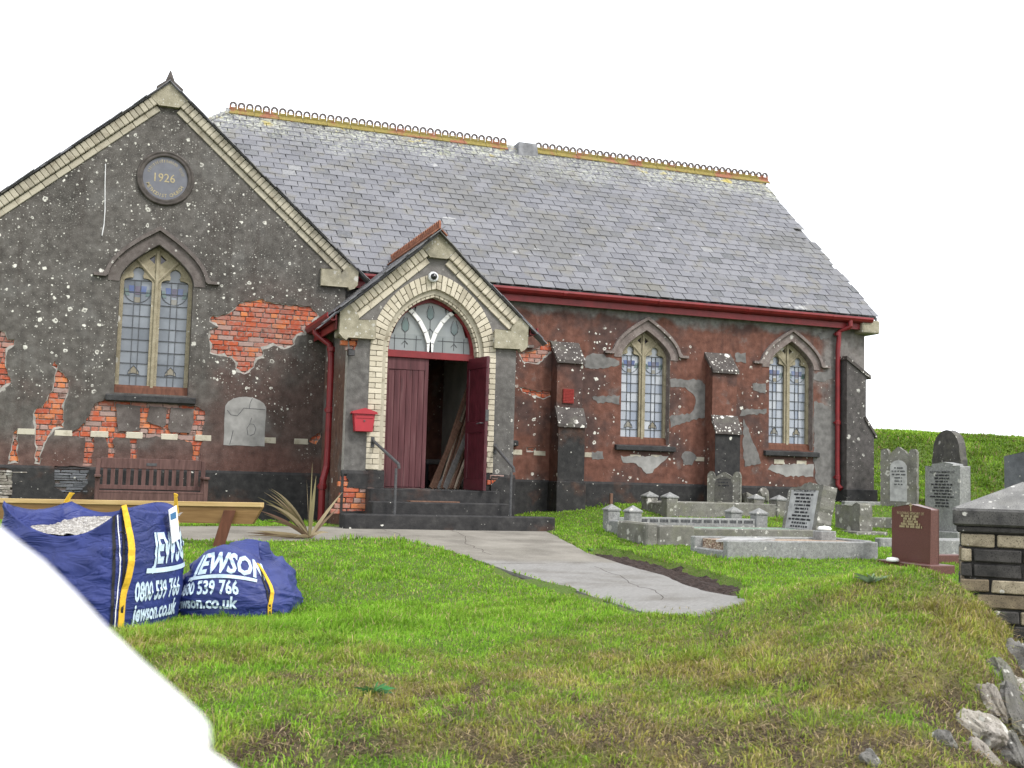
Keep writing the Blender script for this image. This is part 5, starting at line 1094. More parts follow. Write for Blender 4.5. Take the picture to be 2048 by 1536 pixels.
for s, tip in ((.33, .0), (3.2, 0)):
    q = pa+d.normalized()*s; toe = q+d.normalized()*.16+Vector((0, -.10, 0)); toe.z = h1(toe.x, toe.y)-.02; topq = q+Vector((-.04, -.06, -.12)); topq.z = pa.z-.06
    obj('leg', MB().hexa([toe+Vector((-.06, -.02, 0)), toe+Vector((.06, -.02, 0)), topq+Vector((.06, -.02, 0)), topq+Vector((-.06, -.02, 0))], [toe+Vector((-.06, .03, 0)), toe+Vector((.06, .03, 0)), topq+Vector((.06, .03, 0)), topq+Vector((-.06, .03, 0))]), M['redwood'], t)

# ================================================================== BUILDER'S SACKS
def sack(name, label, corner_px, depth, rot_view, S, Ht, kind, seed):
    r = np.random.default_rng(seed); c = PD(*corner_px, depth); rz = rot_view-YAW
    ex = Vector((math.cos(rz), math.sin(rz), 0)); ey = Vector((-math.sin(rz), math.cos(rz), 0)); cen = c-ex*S*.93+ey*S*.93
    gz_ = h1(cen.x, cen.y)-.03; t = thing(name, label, 'sack', (cen.x, cen.y, gz_), rz, 'blue builders sacks on the lawn')
    NU, NV = 168, 46
    def rim(u):
        if kind == 'open':
            base = Ht*(1-.06*abs(math.sin(math.pi*u))**1.3)
            return base+.012*math.sin(u*5+1)-(.15*math.sin(math.pi*(u % 1))**.8 if 0 < u < 1 else 0)+(.05*math.sin(2*math.pi*(u % 1)) if 2 < u < 3 else 0)
        return Ht*(.82+.20*math.sin(math.pi*(u % 1))*(1 if int(u) in (0, 2) else -.1)+.05*math.sin(3*u+1))
    def S_(u, v, off=0.0):
        u4 = u % 4; side = int(u4); f = (u4-side)*2-1
        sq = [(f, -1), (1, f), (-f, 1), (-1, -f)][side]; n_ = 5.0 if kind == 'open' else 3.2
        k = (abs(sq[0])**n_+abs(sq[1])**n_)**(-1/n_)
        bul = 1+.07*math.sin(math.pi*min(1, v*1.15))-.05*max(0, v-.75)*4*.6
        if kind != 'open': bul = 1.04+.03*math.sin(math.pi*v)-.42*max(0, v-.30)**1.25
        rr = S*k*bul
        x, y = sq[0]*rr, sq[1]*rr
        z = v*rim(u4)
        nx_, ny_ = sq[0], sq[1]; nl_ = math.hypot(nx_, ny_); nx_, ny_ = nx_/nl_, ny_/nl_
        amp = (.042 if kind == 'open' else .052); 
        w1 = mnoise.noise(Vector((x*2.2, y*2.2, z*6.5+seed))); w2 = mnoise.noise(Vector((x*5+3, y*5, z*13+seed))); w3 = mnoise.noise(Vector((x*1.3, y*1.3, z*2+seed*2)))
        ridged = (1-abs(w1)*2.2)
        w4 = mnoise.noise(Vector((x*1.6+9, y*1.6, z*9+2.2*x+seed*5))); w5 = mnoise.noise(Vector((x*3+y*2, z*4+5*x, y*3+seed)))
        fold = max(0, 1-abs(w4)*5)**1.5*.55+max(0, 1-abs(w5)*6)**1.5*.35
        q = amp*(.4*ridged*.5+.3*w2+.7*w3+.75*fold)*min(1, v*4+.15)*(.45 if side == (1 if kind == 'open' else 0) else 1)
        tilt = (.10*(z/Ht) if kind != 'open' else .03*z)
        return Vector((x+nx_*(q+off)-tilt*.6, y+ny_*(q+off), z+.25*q))
    mb = MB(); V = []; 
    for j in range(NV):
        for i in range(NU): V.append(S_(4*i/NU, j/(NV-1)))
    F_ = [(j*NU+i, j*NU+(i+1) % NU, (j+1)*NU+(i+1) % NU, (j+1)*NU+i) for j in range(NV-1) for i in range(NU)]
    nv0 = len(V); cz = V[-1].z
    # inner lining or crumpled closed top
    steps = [(.96, -.03), (.93, -.12), (.9, -.22)] if kind == 'open' else [(.9, .03), (.72, .05), (.5, .02), (.25, -.03), (.05, -.04)]
    for k_, (sc, dz) in enumerate(steps):
        for i in range(NU):
            p = V[(NV-1)*NU+i]; q = mnoise.noise(Vector((p.x*4*sc, p.y*4*sc, seed+sc*3)))
            V.append(Vector((p.x*sc, p.y*sc, p.z+dz+(.07*q if kind != 'open' else .02*q))))
        o0 = (NV-1)*NU if k_ == 0 else nv0+(k_-1)*NU; o1 = nv0+k_*NU
        F_ += [(o0+i, o0+(i+1) % NU, o1+(i+1) % NU, o1+i) for i in range(NU)]
    mb.add(V, F_); obj('sack_fabric', mb, M['tarp'], t, local=True, smooth=True)
    def wrap_text(s, u0, v0, h_, side_len, bold, shear, aspect=.9):
        Vt, Ft = text2d(s, bold, shear); bmx = bmesh.new(); vv = [bmx.verts.new((x, y, 0)) for x, y in Vt]
        for f in Ft:
            try: bmx.faces.new([vv[k_] for k_ in f])
            except ValueError: pass
        bmesh.ops.triangulate(bmx, faces=bmx.faces[:])
        for _ in range(3):
            le = [e for e in bmx.edges if e.calc_length() > .12]
            if le: bmesh.ops.subdivide_edges(bmx, edges=le, cuts=1); bmesh.ops.triangulate(bmx, faces=bmx.faces[:])
        bmx.verts.index_update(); Vt = [(v.co.x, v.co.y) for v in bmx.verts]; Ft = [tuple(v.index for v in f.verts) for f in bmx.faces]; bmx.free()
        # refine by using only vertices (letters are small enough)
        pts = []
        for x, y in Vt: pts.append(S_(u0+x*h_*aspect/side_len, (v0+y*h_)/Ht, .006))
        return pts, Ft
    def add_print(items):
        mbp = MB()
        for s, u0, v0, h_, bold, shear, asp in items:
            if s == '_':
                n_ = 26; p = [S_(u0+k_/n_*bold, (v0)/Ht, .008) for k_ in range(n_+1)]+[S_(u0+k_/n_*bold+.012, (v0+h_)/Ht, .008) for k_ in range(n_+1)]; mbp.add(p, [(k_, k_+1, n_+2+k_, n_+1+k_) for k_ in range(n_)])
            else: mbp.add(*wrap_text(s, u0, v0, h_, 2*S, bold, shear, asp))
        obj('printing', mbp, M['print'], t, local=True)
    def strap(u, v_lo, v_hi, w_, bow, name_='strap', mat='strap', loop=True):
        n_ = 22; p = []
        for k_ in range(n_+1):
            v = v_lo+(v_hi-v_lo)*k_/n_; b_ = bow*math.sin(math.pi*min(1, max(0, (k_/n_-.25)/.75)))
            for dx in (-w_, w_): p.append(S_(u+dx+.05*b_/max(bow, .01), min(v, 1.0), .012+b_)+Vector((0, 0, max(0, v-1)*Ht)))
        mb_ = MB(); mb_.add(p, [(2*k_, 2*k_+1, 2*k_+3, 2*k_+2) for k_ in range(n_)]); q = obj(name_, mb_, M[mat], t, local=True)
        m_ = q.modifiers.new('thick', 'SOLIDIFY'); m_.thickness = .006
        return q
    return t, S_, add_print, strap, rim
t, S_, add_print, strap, rim = sack('builders_sack', 'large open blue sack full of grey chippings, at the left edge', (240, 1250), 7.7, R(-9), .50, .90, 'open', 3)
add_print([('JEWSON', 1.34, .53, .21, .055, .3, .58), ('_', 1.26, .455, .035, .70, 0, 0), ('0800 539 766', 1.14, .265, .13, .045, .1, .60), ('jewson.co.uk', 1.12, .125, .115, .045, .2, .68)])
for du in (-.045, .045): strap(1.0+du-.03, .02, 1.0, .012, 0, 'seam', 'seam')
strap(.955, .02, .98, .004, .004, 'stitching', 'paper'); strap(1.015, .10, 1.02, .030, .05); strap(2.02, .8, 1.1, .03, .03); strap(3.0, .8, 1.08, .03, .03)
gmb = MB(); n = 44; Sg = .45
gvv = []
for j in range(n):
    for i in range(n):
        x, y = -Sg+2*Sg*i/(n-1), -Sg+2*Sg*j/(n-1); gvv.append((x, y, .745+.04*mnoise.noise(Vector((x*3, y*3, 1)))+.018*mnoise.noise(Vector((x*30, y*30, 2)))+.05*x+.10*y))
gmb.add(gvv, [(j*n+i, j*n+i+1, (j+1)*n+i+1, (j+1)*n+i) for j in range(n-1) for i in range(n-1)]); obj('chippings', gmb, M['gravel'], t, local=True, kind='stuff')
corner = S_(1.62, .97, .03)
card = MB(); bx_ = [Vector((0, 0, 0)), Vector((0, .12, .03)), Vector((.02, .16, -.21)), Vector((.02, .04, -.24))]
cardo = obj('card_label', MB().hexa([corner+q+Vector((.02, -.06, .04)) for q in bx_], [corner+q+Vector((.014, -.06, .04)) for q in bx_]), M['paper'], t, local=True, label='white printed card pinned on the rim')
obj('card_print', MB().hexa([corner+Vector((.0245, -.06, .04))+q for q in (Vector((0, .015, -.03)), Vector((0.002, .10, -.012)), Vector((.004, .108, -.06)), Vector((.003, .022, -.075)))], [corner+Vector((.0225, -.06, .04))+q for q in (Vector((0, .015, -.03)), Vector((0.002, .10, -.012)), Vector((.004, .108, -.06)), Vector((.003, .022, -.075)))]), M['label_blue'], cardo, local=True)
t, S_, add_print, strap, rim = sack('builders_sack', 'smaller slumped blue sack lying on the lawn beside the open one', (574, 1224), 8.55, R(4), .43, .455, 'slump', 8)
add_print([('JEWSON', .13, .325, .13, .055, .3, .84), ('_', .09, .285, .024, .66, 0, 0), ('0800 539 766', -.02, .18, .09, .045, .0, .72), ('jewson.co.uk', -.06, .08, .08, .045, .2, .85)])
strap(.83, .02, .98, .02, .02); strap(.83, .0, .95, .009, 0, 'seam', 'seam')
fl_ = MB(); V = []; n = 18      # folded flap of spare fabric on the right
for j in range(n):
    for i in range(n):
        u = i/(n-1); v = j/(n-1); w_ = mnoise.noise(Vector((u*3, v*3, 9))); V.append(Vector((.26+.20*u-.12*v+.03*w_, -.18+.42*u+.05*w_, .06+.50*v*(1-.45*u)+.04*w_)))
fl_.add(V, [(j*n+i, j*n+i+1, (j+1)*n+i+1, (j+1)*n+i) for j in range(n-1) for i in range(n-1)]); q = obj('folded_flap', fl_, M['tarp'], t, local=True, smooth=True); q.modifiers.new('thick', 'SOLIDIFY').thickness = .006

# ================================================================== NEW ZEALAND FLAX
def leafy(name, label, cat, base, leaves, mat, group=None):
    """leaves: (azimuth, length, lift, droop, width, colour)"""
    t = thing(name, label, cat, base, 0, group)
    for az, L, lift, droop, wd, c in leaves:
        V = []; C = []; n = 9
        roll = random.uniform(.5, 1.35)
        for k in range(n+1):
            s = k/n; out = L*(math.cos(lift)*s+droop*.25*s*s); z = L*(math.sin(lift)*s-droop*s*s*.8); w_ = wd*math.sin(math.pi*min(1, .12+.88*s))**.7*(1-s*.55) if k < n else .001
            cx_, cy_ = out*math.cos(az), out*math.sin(az); px_, py_ = -math.sin(az), math.cos(az)
            sn, cs_ = math.sin(lift)*math.sin(roll), math.cos(lift)*math.sin(roll); cr_ = math.cos(roll)
            for q in (-1, 0, 1): V.append((cx_+(px_*cr_-math.cos(az)*sn)*w_*q, cy_+(py_*cr_-math.sin(az)*sn)*w_*q, max(.004, z+cs_*w_*q-(.3*w_ if q == 0 else 0))))
        F_ = [(3*k+q, 3*k+q+1, 3*k+q+4, 3*k+q+3) for k in range(n) for q in (0, 1)]
        me = mesh_np('leaf', np.array(V), np.array(F_), np.tile(np.array(c), (len(V), 1))*np.random.default_rng(len(V)).uniform(.8, 1.15, (len(V), 1)), M[mat])
        o = bpy.data.objects.new('leaf', me); col.objects.link(o); o.parent = t
    return t
fb = GH(618, 1077); fl = []
olive, straw, brownl, pinkl = (.22, .19, .10), (.36, .29, .18), (.18, .125, .08), (.30, .18, .135)
for az, L, lf, dr_, c in [(174,1.02,66,.4,straw),(181,.88,60,.42,olive),(168,.78,52,.3,pinkl),(188,.85,58,.45,straw),(176,.7,35,.2,olive),(120,.8,80,.1,straw),(100,.5,75,.1,brownl),(205,.7,12,.1,straw),(170,1.0,62,.35,olive),(178,.95,56,.3,straw),(185,.92,50,.28,olive),(165,.9,58,.3,straw),(172,.82,46,.2,olive),(190,.75,40,.25,pinkl),(92,.95,88,.0,olive),(60,.8,84,.02,olive),(10,.75,60,.1,straw),(0,.55,52,.1,brownl),(182,.7,54,.4,brownl),(200,.6,8,.1,brownl),(188,.75,6,.1,straw),(176,.8,7,.08,brownl),(215,.6,10,.15,straw),(-30,.35,40,.5,straw),(-60,.35,35,.5,straw),(150,.6,65,.5,brownl),(168,.7,70,.55,brownl),(240,.3,30,.6,straw),(195,.65,45,.5,brownl)]:
    fl.append((R(az-20)+random.uniform(-.06, .06), L*.93, R(lf), dr_, .029, c))
leafy('flax_plant', 'straggly flax with long half-dead sword leaves in front of the downpipe', 'plant', (fb.x, fb.y, h1(fb.x, fb.y)), fl, 'leaf')

# ================================================================== GRAVES
GRASS_OUT = [PATH, SOIL, EDGE]
def xat(px, Y): return P(px, 1000, Y).x
def kerb_set(name, label, near_left, LX, WY, hs, mat, fill=None, kw=.11, posts=None, group='kerbed graves beside the nave', fillz=.05, letters=False):
    X0, Y0 = near_left.x, near_left.y; z = h1(X0+LX/2, Y0+WY/2); t = thing(name, label, 'grave', (X0, Y0, z), 0, group)
    hf, hb, hl, hr = hs; dz = [h1(X0, Y0)-z, h1(X0, Y0+WY)-z]
    m = M[mat]
    def kb(nm, x0, x1, y0, y1, h_): obj(nm, MB().box(x0, x1, y0, y1, -.16, h_), m, t, local=True, bevel=.012)
    kb('kerb', 0, LX, 0, kw, hf); kb('kerb', 0, LX, WY-kw, WY, hb); kb('kerb', 0, kw*.98, kw+.004, WY-kw-.004, hl); kb('kerb', LX-kw, LX, kw+.004, WY-kw-.004, hr)
    if fill: obj('grave_fill', MB().box(kw, LX-kw, kw, WY-kw, -.1, fillz), M[fill], t, local=True)
    if posts:
        for (x, y) in [(.0, 0), (0, WY-kw), (LX-kw, 0), (LX-kw, WY-kw)]:
            o = MB().box(x-.03, x+kw+.03, y-.03, y+kw+.03, -.16, posts); obj('post', o, m, t, local=True, bevel=.008)
            cx_, cy_ = x+kw/2, y+kw/2; e = kw/2+.042
            obj('post_cap', MB().add([(cx_-e, cy_-e, posts+.002), (cx_+e, cy_-e, posts+.002), (cx_+e, cy_+e, posts+.002), (cx_-e, cy_+e, posts+.002), (cx_-e, cy_-e, posts+.022), (cx_+e, cy_-e, posts+.022), (cx_+e, cy_+e, posts+.022), (cx_-e, cy_+e, posts+.022), (cx_, cy_, posts+.095)], [(3, 2, 1, 0), (0, 1, 5, 4), (1, 2, 6, 5), (2, 3, 7, 6), (3, 0, 4, 7), (4, 5, 8), (5, 6, 8), (6, 7, 8), (7, 4, 8)]), M['granite'], t, local=True)
    if letters:
        o = MB(); x = .15
        while x < LX-.2:
            for k in range(random.randint(3, 7)):
                o.box(x, x+.013, WY-kw-.004 if letters == 'b' else -.003, WY-kw-.001 if letters == 'b' else -.0005, .205, .245); x += .021
            x += .03
        obj('inscription', o, M['letters'], t, local=True, kind='stuff')
    GRASS_OUT.append([(X0, Y0), (X0+LX, Y0), (X0+LX, Y0+WY), (X0, Y0+WY)]); return t
g1 = GH(1455, 1120); LX1 = xat(1757, g1.y)-g1.x
t = kerb_set('grave_kerb', 'pale granite kerbed grave nearest the path with tan chippings and a book tablet', g1, LX1, .88, (.19, .20, .07, .20), 'granite', 'tanchip', .11, fillz=.175)
tab = obj('tablet', MB().hexa([(.02, .30, .16), (.36, .62, .16), (.95, .50, .16), (.5, .14, .16)], [(.02, .30, .185), (.36, .62, .20), (.95, .50, .20), (.5, .14, .195)]), M['plaque_face'], t, local=True)
obj('vase_block', MB().box(LX1-.42, LX1-.2, .55, .74, .1, .29), M['granite'], t, local=True, bevel=.01)
obj('flowers', MB().lathe([(.075, .292), (.09, .315), (.07, .34), (0, .35)], (LX1-.31, .645, 0), 14), M['white'], t, local=True, smooth=True)
g2 = GH(1298, 1090); Y2 = g2.y; LX2 = xat(1640, Y2)-g2.x
t2 = kerb_set('grave_kerb', 'old lichened kerbed grave with green glass chippings under the leaning headstone', g2, LX2, .78, (.20, .20, .24, .16), 'granite_old', 'greenchip', .13, fillz=.195)
obj('end_block', MB().box(-.06, .10, -.05, .83, -.1, .26).box(.10, .62, -.055, -.004, -.1, .24), M['granite_old'], t2, local=True, bevel=.02)
g3 = GH(1262, 1079); g3.y = max(g3.y, Y2+.86); g3.x = xat(1262, g3.y); LX3 = xat(1530, g3.y)-g3.x
kerb_set('grave_kerb', 'grey kerbed grave with four pyramid-capped corner posts and lettered kerb', g3, LX3, .80, (.27, .24, .2, .2), 'granite', 'greenchip', .12, .33, fillz=.2, letters='f')
g4 = GH(1335, 1035); LX4 = xat(1570, g4.y)-g4.x
kerb_set('grave_kerb', 'mossy kerbed grave with rough capped posts, nearest the nave wall', g4, LX4, .85, (.18, .18, .16, .16), 'granite_old', None, .14, .24)
def outline(style, w, h):
    a = w/2
    if style == 'peak': return [(-a, 0), (a, 0), (a, h*.92), (0, h), (-a, h*.92)]
    if style == 'shoulder': return [(-a, 0), (a, 0), (a, h*.94), (a*.62, h*.94), (a*.6, h*.965), (0, h), (-a*.6, h*.965), (-a*.62, h*.94), (-a, h*.94)]
    if style == 'arch': return [(-a, 0), (a, 0), (a, h*.62), (a*.94, h*.66)]+[(a*.9*math.cos(q), h-a*.95+a*.95*math.sin(q)) for q in np.linspace(.1, math.pi-.1, 13)]+[(-a*.94, h*.66), (-a, h*.62)]
    if style == 'block': return [(-a, 0), (a, 0), (a*1.03, h*.72), (a*1.0, h*.93), (a*.72, h), (a*.4, h*.9), (-a*.9, h*.9), (-a, h*.86)]
    if style == 'scroll': return [(-a, 0), (a, 0), (a, h*.95), (a*.5, h*.96), (a*.2, h), (-a*.1, h*.97), (-a*.3, h*.93), (-a*.85, h*.9), (-a, h*.86)]
    if style == 'triple':
        L = [(-a, 0), (a, 0), (a, h*.90)]; L += [(a*.78+a*.22*math.cos(q), h*.90+a*.26*math.sin(q)) for q in np.linspace(0, math.pi, 7)[1:]]; L += [(a*.54, h*.86), (a*.34, h*.93), (0, h), (-a*.34, h*.93), (-a*.54, h*.86)]
        L += [(-a*.78+a*.22*math.cos(q), h*.90+a*.26*math.sin(q)) for q in np.linspace(0, math.pi, 7)[:-1]]+[(-a, h*.90)]; return L
def lines(o, w, z0, z1, n, yf, seed, hh=.02, first=None):
    r = random.Random(seed); dz = (z1-z0)/n
    for i in range(n):
        z = z1-(i+1)*dz+dz*.3; ww = w*r.uniform(.45, .98); x = -ww/2
        if i == 0 and first:
            V, Fs = text2d(first, .01); k = w*.92/V[:, 0].max(); o.add([(-w*.46+x_*k, yf, z+y_*min(hh*1.15, k*1.3)) for x_, y_ in V], Fs); continue
        while x < ww/2:
            m_ = r.randint(2, 8)
            for q in range(m_):
                lw = r.uniform(.007, .013); o.box(x, x+lw, yf-.001, yf+.001, z, z+hh*r.uniform(.85, 1.0)); x += lw+.005
                if x > ww/2: break
            x += .018
def headstone(label, px, py, w, h, th, style, mat, rz=R(-90), lean=0, panel=None, text=None, tmat='letters', base=None, group='headstones beside the chapel', rough_edge=0, dpos=None):
    b = Vector(dpos) if dpos else GH(px, py); z = h1(b.x, b.y)
    t = thing('headstone', label, 'headstone', (b.x, b.y, z-.02), rz, group); z0 = 0
    if base:
        bw_, bd, bh = base; obj('base', MB().box(-bw_/2, bw_/2, -bd*.35, th+bd*.35, -.1, bh), M[mat], t, local=True, bevel=.01); z0 = bh
    ol = outline(style, w, h); ol = rough(ol, .05, rough_edge) if rough_edge else ol
    lm = Matrix.Rotation(-lean, 3, 'X')
    def lf(mb):
        mb.v = [tuple(lm@Vector(v)+Vector((0, 0, z0))) for v in mb.v]; return mb
    obj('stone', lf(MB().plate(ol, [], 0, th, fn=lambda u, v, q: (u, q, v-.02))), M[mat], t, local=True, bevel=.008)
    if panel:
        pw_, pz0, pz1, pm, arched = panel
        po = [(-pw_/2, pz0), (pw_/2, pz0), (pw_/2, pz1)]+([(pw_/2*math.cos(q), pz1+pw_*.45*math.sin(q)) for q in np.linspace(.2, math.pi-.2, 7)] if arched else [])+[(-pw_/2, pz1)]
        obj('inscription_panel', lf(MB().plate(po, [], -.006, .0005, fn=lambda u, v, q: (u, q, v-.02))), M[pm], t, local=True)
    if text:
        tw, tz0, tz1, n, first = text; o = MB(); lines(o, tw, tz0, tz1, n, -.009, int(px), .028, first); obj('inscription', lf(o), M[tmat], t, local=True, kind='stuff')
    rr = max(w, th)*.5; GRASS_OUT.append([(b.x-.02, b.y-w/2), (b.x+th, b.y-w/2), (b.x+th, b.y+w/2), (b.x-.02, b.y+w/2)])
    return t
headstone('grey twin-pillared headstone with dark panel, close to the nave wall', 1447, 1013, .58, .64, .15, 'triple', 'granite_old', rz=R(-40), panel=(.32, .05, .42, 'granite_dark', True), text=(.28, .36, .52, 3, 'IN LOVING MEMORY OF'))
hb = Vector((xat(1592, Y2+.40), Y2+.40, 0))
headstone('lichened headstone leaning back with a pale inscribed panel', 1590, 1070, .80, .90, .22, 'scroll', 'granite_old', lean=R(11), panel=(.64, .13, .78, 'plaque_face', False), text=(.56, .18, .77, 12, 'IN LOVING MEMORY OF'), dpos=(hb.x, hb.y, 0), rough_edge=.01)
headstone('squat rough grey block headstone on a thin slab', 1695, 1062, .62, .46, .22, 'block', 'granite_old', base=(.95, .5, .03), rough_edge=.008)
headstone('tall crusted triple-lobed headstone by the end buttress', 1797, 1016, .64, 1.16, .2, 'triple', 'granite_old', rz=R(-50), panel=(.30, .16, .78, 'plaque_face', True), text=(.25, .42, .78, 6, None), rough_edge=.006)
headstone('pale grey granite headstone with pitched top and lead lettering', 1885, 1075, .78, 1.10, .20, 'shoulder', 'granite', text=(.60, .36, .94, 12, 'IN LOVING MEMORY OF'), base=(.95, .35, .12))
hb = GH(1893, 1010, 18); headstone('dark round-topped headstone behind the pale granite one', 1893, 1010, .78, 1.46, .14, 'arch', 'granite_dark', dpos=(PD(1893, 1000, 21.5).x, PD(1893, 1000, 21.5).y, 0), panel=(.5, .3, .95, 'granite_dark', True))
headstone('blue-grey slate headstone cut by the right edge of the picture', 2048, 1010, .9, 1.42, .10, 'peak', 'slate_stone', dpos=(PD(2066, 1000, 19).x, PD(2066, 1000, 19).y, 0), rz=R(-62))
t = headstone('polished red granite headstone with a gilt cross and lettering', 1822, 1134, .66, .68, .11, 'peak', 'redgran', text=(.50, .38, .56, 6, 'IN LOVING MEMORY OF'), tmat='gold', base=(.92, .34, .075))
obj('cross', MB().box(-.008, .008, -.004, -.001, .655, .745).box(-.028, .028, -.0042, -.0012, .715, .728), M['gold'], t, local=True)
b = GH(1805, 1136); tt = thing('memorial_vase', 'small white lidded flower pot at the foot of the red headstone', 'vase', (t.location.x-.16, t.location.y+.12, t.location.z+.075)); obj('pot', MB().lathe([(.07, .0), (.075, .02), (.06, .04), (0, .05)], (0, 0, 0), 14), M['white'], tt, local=True, smooth=True)
for lb, px, py, Lx, Wy, hh, mt in (('lichened kerb running behind the squat block headstone', 1725, 1056, 1.5, .14, .17, 'granite_old'), ('low grey stepped kerb in front of the pale granite headstone', 1872, 1112, 1.6, .5, .20, 'granite'), ('red granite kerb partly hidden by the red headstone', 1872, 1128, 1.3, .12, .11, 'redgran'), ('low pale kerb on the grass beside the end buttress', 1690, 1012, 1.0, .12, .09, 'granite'), ('low pale kerb on the grass behind the small vase', 1760, 1094, 1.2, .12, .12, 'granite')):
    b = GH(px, py); o = obj('kerb_stone', MB().box(b.x, b.x+Lx, b.y, b.y+Wy, h1(b.x, b.y)-.15, h1(b.x, b.y)+hh), M[mt], None, bevel=.012); setp(o, lb, 'kerb', 'loose kerbs among the graves')
def stone(name, label, cat, c, size, rz, tilt, mat, seed, group=None, sub=3, spiky=0):
    bm = bmesh.new(); bmesh.ops.create_icosphere(bm, subdivisions=sub, radius=1)
    rm = Matrix.Rotation(rz, 3, 'Z')@Matrix.Rotation(tilt[0], 3, 'X')@Matrix.Rotation(tilt[1], 3, 'Y')
    for v in bm.verts:
        n1 = mnoise.noise(v.co*1.3+Vector((seed*7.1, 0, 0))); n2 = mnoise.noise(v.co*4+Vector((seed*3.3, 5, 0))); q = Vector((math.copysign(abs(v.co.x)**.6, v.co.x), math.copysign(abs(v.co.y)**.6, v.co.y), math.copysign(abs(v.co.z)**.6, v.co.z)))
        q = q*(1+.28*n1+.13*n2+.06*mnoise.noise(v.co*11+Vector((seed, 0, 0)))); v.co = rm@Vector((q.x*size[0], q.y*size[1], q.z*size[2]))
    me = bpy.data.meshes.new(name); bm.to_mesh(me); bm.free(); me.materials.append(M[mat]); o = bpy.data.objects.new(name, me); col.objects.link(o); o.location = c; return setp(o, label, cat, group)
for i, (px, py, s, lb) in enumerate(((1497, 1008, .12, 'small broken stone right of the twin-pillared headstone'), (1525, 1006, .17, 'larger pointed broken stone between the headstones by the wall'), (1552, 1018, .11, 'pale broken stone just left of the leaning headstone'), (1437, 1022, .10, 'flat-topped stone in front of the twin-pillared headstone'))):
    b = GH(px, py); stone('grave_rubble', lb, 'stone', (b.x, b.y, h1(b.x, b.y)+s*.6), (s*.9, s*.7, s), i, (0, .2), 'granite_old', i+3, 'broken stones by the nave wall')
b = GH(1222, 1015); o = obj('wooden_stake', MB().box(b.x-.025, b.x+.025, b.y-.02, b.y+.02, h1(b.x, b.y)-.1, h1(b.x, b.y)+.24), M['plank_a'], None, bevel=.004); setp(o, 'short wooden stake standing in the grass by the nave plinth', 'stake')

# ================================================================== GATE PILLAR
pc_ = PD(2046, 1000, 8.3); PW = .43; zt = PD(2046, 1021, 7.85).z; gzp = -1.65
gpil = thing('gate_pillar', 'stone gate pillar of blackened and buff brick with pyramid cap at right edge', 'pillar', (pc_.x, pc_.y, gzp), -YAW-R(21)); hh = zt-gzp
obj('core', MB().box(-PW+.03, PW-.03, -PW+.03, PW-.03, 0, hh-.12), M['pillblack'], gpil, local=True)
obj('cap_slab', MB().box(-PW-.045, PW+.045, -PW-.045, PW+.045, hh-.118, hh), M['capdark'], gpil, local=True, bevel=.014)
obj('cap_underslab', MB().box(-PW-.02, PW+.02, -PW-.02, PW+.02, hh-.165, hh-.121), M['pillblack'], gpil, local=True, bevel=.01)
e = PW+.02; nsub = 6; capm = MB(); capm.add([(-e, -e, hh+.002), (e, -e, hh+.002), (e, e, hh+.002), (-e, e, hh+.002), (0, 0, hh+.20)], [(0, 1, 4), (1, 2, 4), (2, 3, 4), (3, 0, 4)]); obj('cap', capm, M['capstone'], gpil, local=True)
rows = [[('C', .235), ('C', .275), ('K', .15), ('C', .2)], [('c', .085), ('K', .315), ('C', .24), ('K', .22)], [('k', .085), ('K', .315), ('c', .075), ('k', .16), ('C', .225)], [('D', .195), ('C', .26), ('D', .405)], [('D', .1), ('D', .33), ('C', .23), ('k', .2)], [('k', .22), ('k', .16), ('C', .24), ('D', .24)], [('D', .3), ('k', .2), ('D', .36)]]+[[('D', .29), ('k', .25), ('D', .32)]]*7
z = hh-.168
PM = {'C': 'pillcream', 'c': 'pillcream', 'D': 'pillbrown', 'K': 'pillblack', 'k': 'pillblack'}
for ri, rw in enumerate(rows):
    ch = .103; x = -PW
    for q, wd in rw:
        g = .02 if q in 'Cc' else .012; zb2 = z-ch+.008-(0.0)
        bq = MB().box(x+g/2, x+wd-g/2, -PW+random.uniform(-.010, .006), -PW+.12, zb2, z-.008); bq.v = [(a_+random.uniform(-.005, .005), b, c_+random.uniform(-.005, .005)) for a_, b, c_ in bq.v]; obj('brick', bq, M[PM[q]], gpil, local=True, bevel=.007)
        x += wd
    for k in range(3):     # left face
        y0 = -PW+.125+k*(2*PW-.13)/3; obj('brick', MB().box(-PW+random.uniform(-.006, .006), -PW+.1, y0+.006, y0+(2*PW-.13)/3-.006, z-ch+.007, z-.007), M[random.choice(['pillcream', 'pillblack', 'pillbrown'])], gpil, local=True, bevel=.007)
    z -= ch
# ================================================================== HEDGE-BANK ROCKS
rk = [(1962,1462,5.55,(.13,.10,.11),20,(.5,.3),'rock','pale lichen-crusted rock at the lower right of the bank'),(1985,1410,5.75,(.06,.10,.15),-20,(.9,-.5),'rock','tall pale rock leaning above the crusted one'),(2030,1440,5.5,(.07,.16,.20),-30,(.8,-.6),'rocksl','large grey slaty rock at the right edge of the bank'),
      (2010,1370,5.9,(.06,.14,.15),-25,(.8,-.6),'rocksl','grey slaty rock near the top of the bank edge'),(2040,1330,6.2,(.09,.12,.12),0,(.6,-.5),'rocksl','upper grey rock under the gate pillar'),(1742,1526,4.98,(.035,.05,.09),10,(.5,-.5),'rocksl','small grey rock poking out of the grass at the bottom'),
      (1890,1490,5.2,(.05,.05,.12),-15,(.6,-.5),'rocksl','thin upright slate left of the crusted rock'),(2030,1515,5.1,(.06,.10,.18),-20,(.7,-.6),'rocksl','long dark slate at the bottom right corner'),(1985,1520,5.15,(.035,.06,.16),-25,(.6,-.7),'rock','mossy splinter of rock between the two lowest slates'),(2046,1395,5.95,(.07,.10,.12),15,(.5,-.3),'rock','brownish rock below the gate pillar')]
